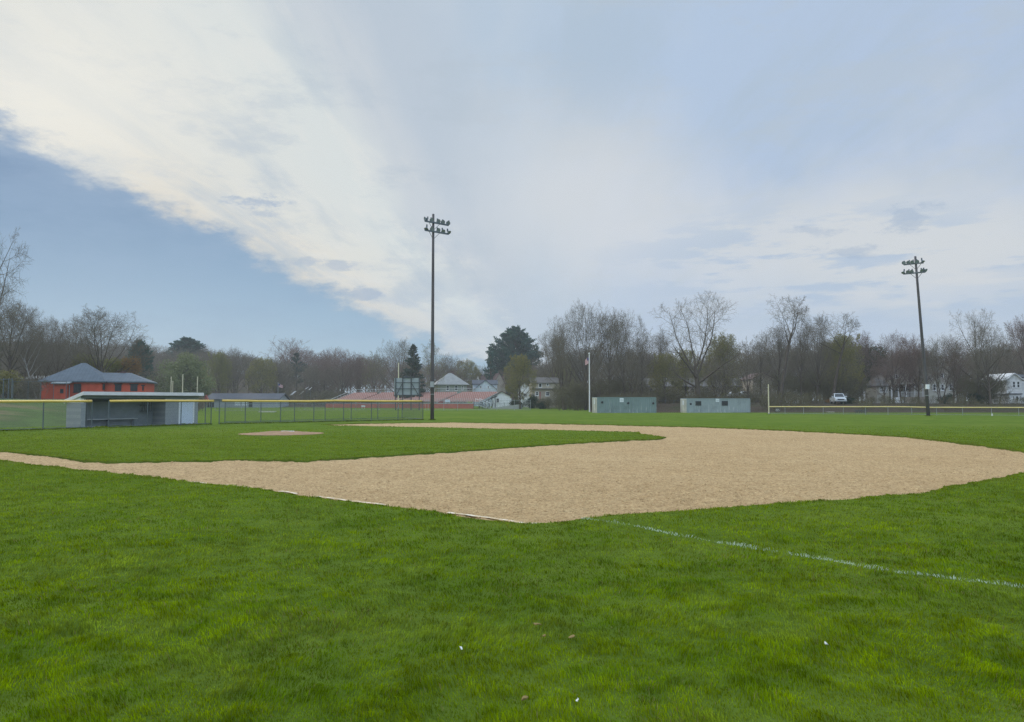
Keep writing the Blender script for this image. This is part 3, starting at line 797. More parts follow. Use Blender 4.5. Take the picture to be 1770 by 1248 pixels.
# distance sign 225
p0 = lerp_px((1329, 715.5), (1770, 719.2), [1340.5, 1348.2]); yaw = math.atan2(p0[1][1] - p0[0][1], p0[1][0] - p0[0][0])
sg = thing('distance_sign', 'dark sign with pale digits hanging on the outfield fence by the foul pole', 'sign', (p0[0][0] + .06 * math.sin(yaw), p0[0][1] - .06 * math.cos(yaw), .26), yaw)
W = math.hypot(p0[1][0] - p0[0][0], p0[1][1] - p0[0][1])
MB().box(0, W, 0, .02, 0, .46).build('panel', M['sign_dark'], sg)
def digits(txt, x0, z0, h, w, th, gap, y):
    m = MB(); seg = {'2': 'abged', '5': 'afgcd', '0': 'abcdef'}
    for ch in txt:
        r = {'a': (0, w, h - th, h), 'd': (0, w, 0, th), 'g': (0, w, (h - th) / 2, (h + th) / 2), 'b': (w - th, w, h / 2 + th / 2, h - th), 'f': (0, th, h / 2 + th / 2, h - th),
             'c': (w - th, w, th, h / 2 - th / 2), 'e': (0, th, th, h / 2 - th / 2)}
        for s in seg[ch]:
            q = r[s]; m.box(x0 + q[0], x0 + q[1], y - .012, y - .003, z0 + q[2], z0 + q[3])
        x0 += w + gap
    return m
digits('225', W * .08, .08, .31, W * .24, .055, W * .06, 0).build('digits', M['digit'], sg)
# foul pole
x, y = G(1329, 716); t = thing('foul_pole', 'tall cream foul pole at the end of the outfield fence', 'foul pole', (x, y, 0))
ht = zat(664, y); MB().cone((0, 0, -.1), (0, 0, ht), .075, .065, 10).build('pole', M['pole_cream'], t)
MB().cone((0, 0, -.05), (0, 0, .12), .13, .10, 10).build('base', M['galv'], t)

# ------------------------------------------------------------------ floodlight poles
def flood(parent, p, az, tilt, box_up=True, s=1.0):
    """bell reflector + ballast can on a bracket; az/tilt give where it points"""
    d = Vector((math.cos(az) * math.cos(tilt), math.sin(az) * math.cos(tilt), math.sin(tilt))); p = Vector(p)
    m = MB(); q = p + Vector((0, 0, .22 * s))
    m.cone(q - d * .30 * s, q - d * .05 * s, .09 * s, .12 * s, 10); m.cone(q - d * .05 * s, q + d * .16 * s, .12 * s, .29 * s, 14, False); m.cone(q + d * .16 * s, q + d * .20 * s, .30 * s, .30 * s, 14, False)
    m.cone(p, q - d * .05 * s, .035 * s, .035 * s, 6)
    m.cone(p + Vector((0, 0, .0)) - d * .12 * s, p + Vector((0, 0, .48 * s)) - d * .24 * s, .10 * s, .10 * s, 8)
    fl = m.build('floodlight', M['fixture'], parent, False)
    m = MB(); m.cone(q + d * .150 * s, q + d * .175 * s, .285 * s, .285 * s, 14); m.build('glass', M['lens'], fl)
def light_pole(label, px, py, top_px, top_py, r0, r1, arm_az, arms, lamps, box=None, sc=1.0):
    x, y = G(px, py); X1, _, Z1 = at(top_px, y, top_py); AK = .86 if px < 1000 else .70
    t = thing('light_pole', label, 'light pole', (x, y, 0), 0, 'field floodlight poles')
    top = Vector((X1 - x, 0, Z1)); ax = lambda z: Vector((0, 0, 0)).lerp(top, z / Z1)
    m = MB(); m.tube([ax(z) if z > 0 else (0, 0, -.2) for z in (0, Z1 * .25, Z1 * .5, Z1 * .75, Z1)], [r0, r0 * .75 + r1 * .25, (r0 + r1) / 2, r0 * .25 + r1 * .75, r1], 14)
    m.build('pole', M['pole_wood'], t, False, True)
    u = Vector((math.cos(arm_az), math.sin(arm_az), 0))
    for zi, (apy, s0, s1) in enumerate(arms):
        s0, s1 = s0 * AK, s1 * AK
        z = zat(apy, y); c = ax(z) + Vector((math.sin(arm_az), -math.cos(arm_az), 0)) * (r1 + .07)
        a, b = c + u * s0, c + u * s1; m = MB(); n = Vector((0, 0, .07)); w = Vector((math.sin(arm_az), -math.cos(arm_az), 0)) * .05
        m.hexa([a - n - w, b - n - w, b - n + w, a - n + w, a + n - w, b + n - w, b + n + w, a + n + w]); m.build('crossarm', M['fixture'], t)
        m = MB()
        for sg_ in (-.55, .55): m.cone(c + u * sg_ + Vector((0, 0, -.06)), ax(z - .65), .022, .022, 6)
        m.build('brace', M['galv_d'], t)
        for (so, az, ti) in lamps[zi]: flood(t, c + u * so * AK + Vector((0, 0, .06)), R(az), R(ti), True, sc)
    for zz in (2.2, 2.9, 3.1): MB().cone(ax(zz), ax(zz + .06), r0 * 1.0 + .010, r0 * 1.0 + .010, 14).build('band', M['galv'], t)
    if box:
        z = zat(box, y); q = ax(z); m = MB(); m.box(q.x - .16, q.x + .16, -r0 - .2, -r0 + .02, z - .25, z + .25); m.build('meter_box', M['white'] if px > 1000 else M['galv'], t)
    return t
light_pole('tall dark floodlight pole standing straight at the end of the yellow capped fence', 747, 726, 749, 370, .165, .10, R(40), [(385.5, -1.15, 1.75), (401, -1.15, 1.75)],
           [[(-1.0, 205, -12), (-.35, 290, -20), (.45, 300, -25), (1.05, 280, -25), (1.75, 260, -25)], [(-.95, 250, -65), (-.3, 285, -25), (.45, 300, -25), (1.05, 300, -40), (1.75, 330, -45)]], 664.5, .66)
light_pole('tall dark floodlight pole leaning, rising behind the outfield fence', 1605, 719.5, 1582, 443, .185, .11, R(-38), [(456, -1.65, 1.1), (472, -1.8, 1.25)],
           [[(-1.6, 230, -15), (-.95, 215, -25), (-.4, 220, -25), (.2, 250, -25), (.95, 300, -60)], [(-1.75, 200, -60), (-1.1, 215, -30), (-.6, 230, -30), (.75, 260, -30), (1.2, 310, -30)]], 668.5, .70)

# ------------------------------------------------------------------ flagpole beside the containers
def flag_pole(label, px, py, top, r, flag_py, fw, sgn, mat='pole_white', Y=None):
    if Y is None: x, y = G(px, py); z0 = 0
    else: x, y, z0 = at(px, Y, py)
    zt = zat(top, y) - z0
    t = thing('flagpole', label, 'flagpole', (x, y, z0))
    MB().cone((0, 0, -.1), (0, 0, zt - .12), r, r * .7, 10).build('pole', M[mat], t)
    m = MB()
    for k in range(4):
        a0, a1 = -math.pi / 2 + math.pi * k / 4, -math.pi / 2 + math.pi * (k + 1) / 4; rr = r * 1.4
        m.cone((0, 0, zt + rr * math.sin(a0)), (0, 0, zt + rr * math.sin(a1)), max(.001, rr * math.cos(a0)), max(.001, rr * math.cos(a1)), 10, False)
    m.build('finial', M[mat], t)
    z1 = zat(flag_py[0], y) - z0; z2 = zat(flag_py[1], y) - z0
    V, F = [], []; nx, nz = 8, 6
    for k in range(2):
        for i in range(nx + 1):
            for j in range(nz + 1):
                u, v = i / nx, j / nz
                V.append((sgn * (r + u * fw), .10 * fw * math.sin(u * 7 + v * 2) + k * .012, z1 + (z2 - z1) * v - u * (z1 - z2) * .45 * (1 - .3 * v)))
    o = (nx + 1) * (nz + 1)
    for i in range(nx):
        for j in range(nz):
            a = i * (nz + 1) + j; q = (a, a + 1, a + nz + 2, a + nz + 1); F.append(q); F.append(tuple(o + w for w in reversed(q)))
    me = bpy.data.meshes.new('flag'); me.from_pydata(V, [], F); fl = link('flag', me, M['flag'], t, True)
    m = MB(); m.box(min(sgn * r, sgn * (r + fw * .42)), max(sgn * r, sgn * (r + fw * .42)), -.10 * fw - .02, -.10 * fw - .005, z1 - (z1 - z2) * .55, z1 - .1); m.build('canton', M['flag_blue'], fl)
flag_pole('white flagpole with a limp striped flag beside the left green container', 1019, 712, 611, .10, (617, 628), .50, -1)
flag_pole('thin distant grey flagpole with a small flag beyond the low grey building', 480, 706, 662, .10, (663, 669), 1.1, 1, 'galv', 195)

# slender uprights behind the dugout
def upright(label, px, Y, py0, top, r, mat):
    x, y, _ = at(px, Y); z0 = h1(x, y); t = thing('upright_pole', label, 'pole', (x, y, z0), 0, 'slender poles beyond the dugout')
    MB().cone((0, 0, -.2), (0, 0, zat(top, Y) - z0), r, r * .85, 8).build('pole', M[mat], t); MB().cone((0, 0, 0), (0, 0, .3), r * 1.7, r * 1.4, 8).build('base', M['galv'], t)
upright('slender pale pole beyond the dugout roof, next to a shorter twin', 295, 120, 690, 651, .09, 'pole_cream')
upright('short pale pole beyond the dugout roof, twin of the taller one beside it', 298, 121, 690, 658.5, .08, 'pole_cream')
upright('tallest slender pale pole beyond the middle of the dugout roof', 315, 120, 690, 647, .095, 'pole_cream')
upright('slender yellowish pole beyond the far end of the dugout roof', 340.5, 120, 690, 651, .085, 'pole_cream')
upright('pale pole rising behind the back of the scoreboard', 688.5, 150, 700, 627, .12, 'pole_cream')

# ------------------------------------------------------------------ storage containers
def container(label, p0, pF, p1, py_top, py_bot, mat, yaw, vents, signs, door, wins, end_sign):
    x, y = G(pF, py_bot); f = Fac(CX, 50, 0); f.o = (x, y); f.u = (math.cos(yaw), math.sin(yaw))
    t = thing('storage_container', label, 'container', (x, y, 0), yaw, 'storage containers at the edge of the outfield')
    L = f(p1, 700)[0]; Ht = zat(py_top, y); Dp = 2.5 * Ht / 2.0 * .82
    m = MB(); n = int(L / .28)
    m.box(.0, L, .03, Dp, .12, Ht - .06)                        # shell
    for k in range(n):                                            # corrugation ribs on the long side
        a = .1 + (L - .2) * k / n; m.hexa([(a, .0, .14), (a + .12, .0, .14), (a + .16, .03, .14), (a - .04, .03, .14), (a, .0, Ht - .1), (a + .12, .0, Ht - .1), (a + .16, .03, Ht - .1), (a - .04, .03, Ht - .1)])
    m.build('body', M[mat], t)
    m = MB()
    for (y0, y1) in ((-.03, .06), (Dp - .06, Dp + .03)):
        m.box(-.02, L + .02, y0, y1, 0, .12); m.box(-.02, L + .02, y0, y1, Ht - .06, Ht + .03)
    for (a, b) in ((-.03, .07), (L - .07, L + .03)):
        for (y0, y1) in ((-.034, .06), (Dp - .06, Dp + .034)): m.box(a, b, y0, y1, .12, Ht - .06)
    m.box(L - .02, L + .02, .06, Dp - .06, .0, .12); m.box(L - .02, L + .02, .06, Dp - .06, Ht - .06, Ht + .03)
    m.build('frame', M[mat], t)
    m = MB(); m.box(-.06, -.004, .07, Dp / 2 - .01, .1, Ht - .04); m.box(-.06, -.004, Dp / 2 + .01, Dp - .07, .1, Ht - .04); m.box(-.03, -.004, .07, Dp - .07, .0, .1)
    e = m.build('end_door', M['cont_end'], t)
    m = MB()
    for q in (.35, .7, 1.35, 1.7):
        yy = Dp * q / 2.05; m.cone((-.09, yy, .12), (-.09, yy, Ht - .1), .02, .02, 6)
    m.build('lock_bar', M['galv'], e)
    fz = lambda px, py: f(px, py)
    for (vx, vy) in vents:
        s, z = fz(vx, vy); m = MB(); m.cone((s, .0, z), (s, -.07, z), .15, .15, 14); m.cone((s, -.07, z), (s, -.10, z), .15, .09, 14); m.build('vent', M['black'], t)
    for (a, b, c_, d_) in wins:
        s0, z1 = fz(a, c_); s1, z0 = fz(b, d_); m = MB()
        m.box(s0, s1, -.05, -.005, z0, z0 + .06); m.box(s0, s1, -.05, -.005, z1 - .06, z1); m.box(s0, s0 + .06, -.05, -.005, z0 + .06, z1 - .06); m.box(s1 - .06, s1, -.05, -.005, z0 + .06, z1 - .06)
        for q in range(1, 4): zz = z0 + (z1 - z0) * q / 4; m.box(s0 + .06, s1 - .06, -.04, -.02, zz - .015, zz + .015)
        w = m.build('window', M['board_frame'], t); MB().box(s0 + .06, s1 - .06, -.018, -.008, z0 + .06, z1 - .06).build('pane', M['glass'], w)
    for (a, b, c_, d_) in signs:
        s0, z1 = fz(a, c_); s1, z0 = fz(b, d_); q = MB().box(s0, s1, -.045, -.02, z0, z1).build('notice', M['sign_white'], t)
        m = MB()
        for r_ in (.25, .45, .62): m.box(s0 + (s1 - s0) * .15, s1 - (s1 - s0) * .15, -.049, -.047, z0 + (z1 - z0) * r_, z0 + (z1 - z0) * (r_ + .07))
        m.build('print', M['galv'], q)
    if door:
        s0, z1 = fz(door[0], door[2]); s1, z0 = fz(door[1], door[3]); m = MB()
        m.box(s0, s0 + .05, -.045, -.01, z0, z1); m.box(s1 - .05, s1, -.045, -.01, z0, z1); m.box(s0 + .05, s1 - .05, -.045, -.01, z1 - .05, z1); m.box(s0 + .05, s1 - .05, -.028, -.01, z0, z1 - .05)
        m.build('side_door', M[mat], t)
    MB().box(-.075, -.062, Dp * .35, Dp * .62, Ht * .55, Ht * .86).build('end_notice', M['sign_white'], t)
container('faded teal steel container with three round vents beside the white flagpole', 1022.4, 1032.7, 1134, 686.8, 713.8, 'cont_a', R(12), [(1040.8, 695.4), (1085.8, 696.8), (1129, 697.1)],
          [(1071, 1077.7, 688.2, 695)], (1091, 1092, 692, 713), [], True)
container('grey blue steel container with two barred windows and a small side door', 1173.9, 1187.4, 1296.5, 689, 713.4, 'cont_b', R(12), [(1193.8, 698.2)],
          [(1237, 1243, 689.5, 694.8)], (1189, 1198.8, 692.8, 712.8), [(1202, 1212, 693.3, 701), (1247.5, 1258, 693, 701)], True)
# gate behind, between the containers
gp = lerp_px((1136, 709), (1180, 709.2), [1137, 1150.5, 1165, 1180])
fence('wire_gate', 'grey chain link gate standing between the two steel containers', gp, 1.75, gp, None, 'galv_d', 'wire_d', .15, .006, .05, cat='gate')
x, y = G(1488, 715.0); bench('low_bleacher', 'small dark bench on many legs behind the outfield fence', 'bench', (G(1478, 714.3)[0], G(1478, 714.3)[1], 0), R(2), 1.75, .42, .5, M['galv_d'], 5)
tag(MB().box(G(1432, 713)[0], G(1443, 713)[0], G(1432, 713)[1], G(1432, 713)[1] + 1.2, -.05, .10).build('concrete_pad', M['concrete'], None, bevel=.01), 'pale concrete slab in the grass behind the outfield fence', 'slab')
tag(MB().box(G(446, 712.6)[0], G(472, 712.6)[0], G(446, 712.6)[1], G(446, 712.6)[1] + 1.5, -.05, .12).build('concrete_pad', M['concrete'], None, bevel=.01), 'pale concrete slab in the far grass seen through the dark fence', 'slab')

# ------------------------------------------------------------------ scoreboard (seen from behind)
def scoreboard():
    x, y = G(704, 709); t = thing('scoreboard', 'back of a grey scoreboard on four dark posts before the bleachers', 'scoreboard', (x, y, 0), R(3))
    X = lambda px: at(px, y)[0] - x; Z = lambda py: zat(py, y)
    for px in (684, 696, 710.5, 724.5):
        MB().box(X(px) - .08, X(px) + .08, -.1, .08, -.1, Z(653)).build('post', M['board_frame'], t)
    MB().box(X(681.5), X(725.5), .085, .30, Z(683), Z(653.5)).build('panel', M['board_back'], t)
    for py in (661.5, 672, 683): MB().box(X(684), X(724.5), -.135, -.103, Z(py) - .06, Z(py) + .06).build('beam', M['board_frame'], t)
    m = MB()
    for (a, b) in (((685.5, 682), (695, 663)), ((722.5, 682), (711.5, 663))): m.cone((X(a[0]), -.03, Z(a[1])), (X(b[0]), -.03, Z(b[1])), .06, .06, 6)
    m.build('brace', M['board_frame'], t)
    m = MB(); m.box(X(697), X(715), -.1, .3, Z(653.3), Z(651)); m.box(X(699), X(704), -.05, .25, Z(651), Z(649)); m.build('lamp_bar', M['board_frame'], t)
scoreboard()

# ------------------------------------------------------------------ bleachers
def bleachers():
    Yb = G(818, 706.3)[1]; x, y = G(818, 706.3); yaw = R(-30)
    t = thing('bleachers', 'long bank of pink red bleacher seats above a red front wall', 'bleachers', (x, y, 0), yaw)
    L = 41.0; D = 9.0; n = 10; z0, z1 = 1.05, 2.86
    MB().box(-L, 0, 0, .18, 0, .98).build('front_wall', M['red_wall'], t)
    MB().box(-L, 0, -.06, .24, .985, 1.07).build('wall_coping', M['alu'], t)
    MB().box(-L, 0, .25, 2.2, .80, .97).build('walkway', M['alu'], t)
    gaps = [(-33.5, -32.3), (-22, -20.8), (-10.5, -9.3)]
    runs = [(-L, -33.5), (-32.3, -22), (-20.8, -10.5), (-9.3, 0)]
    for k in range(n):
        yy = 2.3 + (D - 2.3) * k / (n - 1); z = 1.12 + (z1 - 1.12) * k / (n - 1)
        m = MB()
        for (a, b) in runs:
            m.box(a, b, yy, yy + .42, z + .30, z + .36); m.hexa([(a, yy + .42, z + .36), (b, yy + .42, z + .36), (b, yy + .47, z + .36), (a, yy + .47, z + .36), (a, yy + .5, z + .74), (b, yy + .5, z + .74), (b, yy + .55, z + .74), (a, yy + .55, z + .74)])
        m.build('seat_row', M['seat'], t)
        m = MB(); m.box(-L, 0, yy - .02, yy + .72, z - .07, z); m.build('footboard', M['alu'], t)
    for (a, b) in gaps:
        m = MB()
        for k in range(n * 2):
            yy = 2.3 + (D - 2.3) * k / (2 * n - 2); z = 1.13 + (z1 - 1.12) * k / (2 * n - 2); m.box(a, b, yy, yy + .36, z, z + .22)
        m.build('aisle_steps', M['seat_red'], t)
    # under structure on the open end
    m = MB()
    for k in range(6):
        yy = 2.4 + 1.3 * k; zz = 1.2 + (z1 - 1.2) * (yy - 2.3) / (D - 2.3)
        for xx in (-.1, -8, -16, -24, -32, -L + .1): m.box(xx - .06, xx + .06, yy - .06, yy + .06, 0, zz - .08)
    m.hexa([(-.16, 2.3, .95), (-.06, 2.3, .95), (-.06, D + .6, z1 - .35), (-.16, D + .6, z1 - .35), (-.16, 2.3, 1.15), (-.06, 2.3, 1.15), (-.06, D + .6, z1 - .12), (-.16, D + .6, z1 - .12)])
    for k in range(5): m.cone((-.1, 2.4 + 1.3 * k, .1), (-.1, 3.7 + 1.3 * k, 1.2 + .45 * k), .05, .05, 6)
    m.build('truss', M['board_frame'], t)
    # rails
    m = MB(); zr = z1 + 1.5; yb = D + .75
    m.tube([(-L, yb, zr), (-.2, yb, zr)], .05, 6); m.tube([(-L, yb, zr - .5), (-.2, yb, zr - .5)], .03, 6)
    for k in range(22): xx = -L + (L - .2) * k / 21; m.cone((xx, yb, z1 - .2), (xx, yb, zr), .035, .035, 6)
    m.build('back_rail', M['alu'], t)
    for xx in (-L - .1, .06):
        m = MB()
        if xx < -1: m.tube([(xx, 1.8, 1.9), (xx, D + .75, zr)], .055, 6); m.tube([(xx, 1.8, 1.4), (xx, D + .75, zr - .6)], .035, 6)
        for k in range(8):
            yy = 2 + (D - 1.4) * k / 7; zz = 1.9 + (zr - 1.9) * (yy - 1.8) / (D - 1.05)
            m.cone((xx, yy, zz - 1.2), (xx, yy, zz - (0 if xx < -1 else .9)), .03, .03, 6)
        m.build('side_rail', M['alu'], t)
    m = MB(); m.tube([(-L, .12, 2.0), (0, .12, 2.0)], .035, 6); m.tube([(-L, .12, 1.55), (0, .12, 1.55)], .025, 6)
    for k in range(28): xx = -L + L * k / 27; m.cone((xx, .12, 1.07), (xx, .12, 2.0), .03, .03, 6)
    m.build('front_rail', M['galv'], t)
    # stair at the open end
    m = MB()
    for k in range(6): m.box(.4 + .42 * (5 - k), .4 + .42 * (6 - k), .4, 2.0, .16 * (k + 1) - .05, .16 * (k + 1))
    for yy in (.36, 2.0):
        m.hexa([(.4, yy, .85), (.4, yy + .05, .85), (3.0, yy + .05, -.0), (3.0, yy, -.0), (.4, yy, 1.05), (.4, yy + .05, 1.05), (3.0, yy + .05, .2), (3.0, yy, .2)])
    m.build('stair', M['galv'], t)
    for yy in (.38, 2.02):
        m = MB(); m.tube([(.3, yy, 2.05), (2.9, yy, 1.15), (3.2, yy, 1.15)], .055, 6); m.cone((.3, yy, .9), (.3, yy, 2.05), .04, .04, 6); m.cone((2.9, yy, .1), (2.9, yy, 1.15), .04, .04, 6); m.build('stair_rail', M['white'], t)
    m = MB(); m.hexa([(3.3, .4, 0), (10.5, .4, 0), (10.5, 2.0, 0), (3.3, 2.0, 0), (3.3, .4, .05), (10.5, .4, .9), (10.5, 2, .9), (3.3, 2, .05)]); m.build('ramp', M['alu'], t)
    return t
bleachers()
def board(name, label, cat, px0, px1, py0, py1, Y, mat, th=.05, yaw=0):
    x0, x1 = at(px0, Y)[0], at(px1, Y)[0]; z1, z0 = zat(py0, Y), zat(py1, Y)
    m = MB(); m.box(x0, x1, Y, Y + th, z0, z1); m.box(x0 + (x1 - x0) * .15, x0 + (x1 - x0) * .2, Y + th, Y + th + .1, z0 - .3, z1 - .1); m.box(x1 - (x1 - x0) * .2, x1 - (x1 - x0) * .15, Y + th, Y + th + .1, z0 - .3, z1 - .1)
    return tag(m.build(name, M[mat]), label, cat)
board('white_sign', 'small white sign board on the track fence before the bleachers', 'sign', 624.5, 631.2, 700.8, 703.2, 132.2, 'sign_white')
board('blue_banner', 'small pale blue banner hanging on the fence before the red wall', 'banner', 769, 778, 690.8, 695, 135.5, 'door_white')
#@@HOUSES
# ------------------------------------------------------------------ houses
def add_window(t, f, q, frame='white', bars=0, sill=True, glass='glass', fw=.10):
    (s0, z1), (s1, z0) = f(q[0], q[2]), f(q[1], q[3]); m = MB()
    m.box(s0, s0 + fw, -.06, -.004, z0, z1); m.box(s1 - fw, s1, -.06, -.004, z0, z1); m.box(s0 + fw, s1 - fw, -.06, -.004, z1 - fw, z1); m.box(s0 + fw, s1 - fw, -.06, -.004, z0, z0 + fw)
    zm = (z0 + z1) / 2; m.box(s0 + fw, s1 - fw, -.045, -.03, zm - .03, zm + .03)
    for k in range(bars):
        xx = s0 + (s1 - s0) * (k + 1) / (bars + 1); m.box(xx - .04, xx + .04, -.05, -.03, z0 + fw, zm - .03); m.box(xx - .04, xx + .04, -.05, -.03, zm + .03, z1 - fw)
    if sill: m.box(s0 - .06, s1 + .06, -.10, -.004, z0 - .07, z0 - .003)
    w = m.build('window', M[frame], t)
    MB().box(s0 + fw, s1 - fw, -.022, -.010, z0 + fw, z1 - fw).build('pane', M[glass], w)
def gable_solid(m, x0, x1, y0, y1, z0, ze, zr, along):
    if along == 'y': prof = [(x0, z0), (x1, z0), (x1, ze), ((x0 + x1) / 2, zr), (x0, ze)]; m.prism(prof, 'y', y0, y1)
    else: prof = [(y0, z0), (y1, z0), (y1, ze), ((y0 + y1) / 2, zr), (y0, ze)]; m.prism(prof, 'x', x0, x1)
def gable_roof(m, x0, x1, y0, y1, ze, zr, along, o=.35, th=.16):
    if along == 'y':
        xm = (x0 + x1) / 2; sl = (zr - ze) / (xm - x0)
        for sg in (-1, 1):
            xe = (x0 - o) if sg < 0 else (x1 + o); z_e = ze - sl * o
            a = [(xe, z_e), (xm, zr), (xm, zr + th), (xe, z_e + th)]
            m.prism([(p, z + .01) for p, z in a], 'y', y0 - o, y1 + o)
    else:
        ym = (y0 + y1) / 2; sl = (zr - ze) / (ym - y0)
        for sg in (-1, 1):
            ye = (y0 - o) if sg < 0 else (y1 + o); z_e = ze - sl * o
            m.prism([(p, z + .01) for p, z in [(ye, z_e), (ym, zr), (ym, zr + th), (ye, z_e + th)]], 'x', x0 - o, x1 + o)
def hip_roof(m, x0, x1, y0, y1, ze, zr, r0, r1, o=.4):
    x0 -= o; x1 += o; y0 -= o; y1 += o; ym = (y0 + y1) / 2
    m.box(x0, x1, y0, y1, ze - .14, ze)
    n = len(m.v); m.v += [(x0, y0, ze + .003), (x1, y0, ze + .003), (x1, y1, ze + .003), (x0, y1, ze + .003), (r0, ym, zr), (r1, ym, zr)]
    m.f += [(n, n + 1, n + 5, n + 4), (n + 1, n + 2, n + 5), (n + 2, n + 3, n + 4, n + 5), (n + 3, n, n + 4), (n + 3, n + 2, n + 1, n)]
def site(name, label, cat, px0, Y, yaw=0, base=0.0, group=None):
    x, y, _ = at(px0, Y); t = thing(name, label, cat, (x, y, 0), yaw, group); f = Fac(CX, 50, 0); f.o = (x, y); f.u = (math.cos(yaw), math.sin(yaw)); return t, f

# red brick field house
t, f = site('brick_building', 'red painted brick building with grey hip roof behind the dugout', 'building', 71, 92, R(16))
zb = .9; ze = f(120, 658.5)[1]; x1 = f(178, 660)[0]; x2 = f(250, 660)[0]; xb0, xb1 = f(99, 670)[0], f(119, 670)[0]
m = MB(); m.box(0, x1, 0, 7.5, zb, ze - .15); m.box(x1 + .003, x2, .55, 6.9, zb, ze - .15); m.build('wall', M['brick'], t)
m = MB(); zp = f(108, 664)[1]; m.box(xb0, xb1, -1.3, -.003, zb, zp); m.build('porch_wall', M['brick'], t)
m = MB(); xp0, xp1 = f(94.5, 664)[0], f(126, 664)[0]; m.hexa([(xp0, -1.7, zp), (xp1, -1.7, zp), (xp1, -.01, ze - .16), (xp0, -.01, ze - .16), (xp0, -1.7, zp + .1), (xp1, -1.7, zp + .1), (xp1, -.01, ze - .03), (xp0, -.01, ze - .03)]); m.build('porch_roof', M['roof_light'], t)
xa = f(136, 640)[0]; za = f(136, 626)[1]; za = zat(627, 95.8)
m = MB(); hip_roof(m, 0, x1, 0, 7.5, ze, za, x1 * .50, x1 * .58, .35); r = m.build('roof', M['slate'], t)
m = MB(); hip_roof(m, x1 - 3.0, x2, .55, 6.9, ze - .012, zat(643.5, 96), x1 - 2.4, x2 - 2.3, .35); m.build('wing_roof', M['slate'], t)
m = MB(); q = x1 + 1.2; m.box(q, q + .6, 3.6, 4.2, zat(645, 96), zat(641, 96)); m.build('chimney', M['roof_brown'], t)
g = Fac(0, 50, 0); g.o = f.o; g.u = f.u
for q in ((127.5, 140, 663, 678),): add_window(t, f, q, 'black', 1)
for q in ((177.5, 181.5, 663.5, 674),): add_window(t, f, q, 'black', 0, False)
def recess(q, d):
    """window on a wall standing d metres behind the front plane"""
    (s0, z1), (s1, z0) = f(q[0], q[2]), f(q[1], q[3]); m = MB(); a = .08; yy = d
    m.box(s0, s0 + a, yy - .06, yy - .004, z0, z1); m.box(s1 - a, s1, yy - .06, yy - .004, z0, z1); m.box(s0 + a, s1 - a, yy - .06, yy - .004, z1 - a, z1); m.box(s0 - .12, s1 + .12, yy - .08, yy - .004, z1 + .003, z1 + .14); m.box((s0 + s1) / 2 - .04, (s0 + s1) / 2 + .04, yy - .05, yy - .03, z0, z1 - a)
    w = m.build('window', M['black'], t); MB().box(s0 + a, s1 - a, yy - .02, yy - .01, z0, z1 - a).build('pane', M['glass'], w)
recess((197, 208, 664.5, 676), .55); recess((224, 236, 665, 676), .55); recess((244.5, 247, 667, 675), .55)
(s0, z1), (s1, z0) = f(109.5, 672.5), f(115, 680); m = MB(); m.box(s0, s1, -1.36, -1.303, z0, z1); w = m.build('window', M['black'], t); MB().box(s0 + .06, s1 - .06, -1.37, -1.363, z0 + .06, z1 - .06).build('pane', M['glass'], w)
m = MB(); s0 = f(119.5, 670)[0]; m.cone((s0 + .06, -.09, zb), (s0 + .06, -.09, ze - .5), .05, .05, 6); m.build('downpipe', M['galv'], t)
# tall old chain-link posts on the bank by the brick building
bf = [at(px, 72)[:2] for px in (-8, 5, 14, 20)]
fence('tall_fence', 'tall rusty chain link fence posts up on the grass bank left of the brick building', bf, 2.0, bf, None, 'galv_d', 'wire', .12, .004, .045, gnd=h1)
bf2 = [at(px, 81)[:2] for px in (22, 48, 70, 92, 114)]
fence('tall_fence', 'thin chain link fence in front of the red brick wall', bf2, 2.0, bf2, None, 'galv_d', 'wire_d', .14, .003, .03, gnd=h1)
t, f = site('shed', 'weathered pale shed half hidden by trunks left of the brick building', 'shed', 38, 118, R(10))
z0 = 1.2; m = MB(); xx = f(70, 670)[0]; m.box(0, xx, 0, 3.5, z0, f(50, 655)[1]); m.build('wall', M['tan'], t)
m = MB(); zz = f(50, 655)[1]; m.hexa([(-.3, -.4, zz - .05), (xx + .3, -.4, zz - .05), (xx + .3, 3.8, zz + .5), (-.3, 3.8, zz + .5), (-.3, -.4, zz + .08), (xx + .3, -.4, zz + .08), (xx + .3, 3.8, zz + .65), (-.3, 3.8, zz + .65)]); m.build('roof', M['roof_grey'], t)
add_window(t, f, (53, 57.5, 658, 673), 'cream', 0, False)

# low grey school-like building
t, f = site('low_building', 'long low grey building with red end gable behind the infield fence', 'building', 356, 178, R(4))
L = f(481, 700)[0]; ze, zr = f(420, 690.5)[1], zat(681, 184)
m = MB(); gable_solid(m, 0, L, 0, 11, -.1, ze, zr - .1, 'x'); m.build('wall', M['grey_wall'], t)
m = MB(); gable_roof(m, 0, L, 0, 11, ze, zr, 'x', .4); m.build('roof', M['roof_dark'], t)
gx0, gx1 = f(351.5, 690)[0], f(363, 690)[0]
m = MB(); m.prism([(gx0, ze - .2), (gx1, ze - .2), ((gx0 + gx1) / 2, zat(680.5, 178))], 'y', -1.2, -.45); m.build('gable', M['red_gable'], t)
for q in ((406, 415.5, 695, 701), (418, 427, 695, 701)): add_window(t, f, q, 'white', 0, False, 'sign_white')
for q in ((430, 436.5, 693.5, 704), (358.5, 362, 695, 704), (349 + 14, 366, 695, 704)): add_window(t, f, q, 'galv_d', 0, False)
for q in ((345 + 7, 354.5, 695.5, 704),): add_window(t, f, (366.5, 370, 695.5, 704), 'galv_d', 0, False)

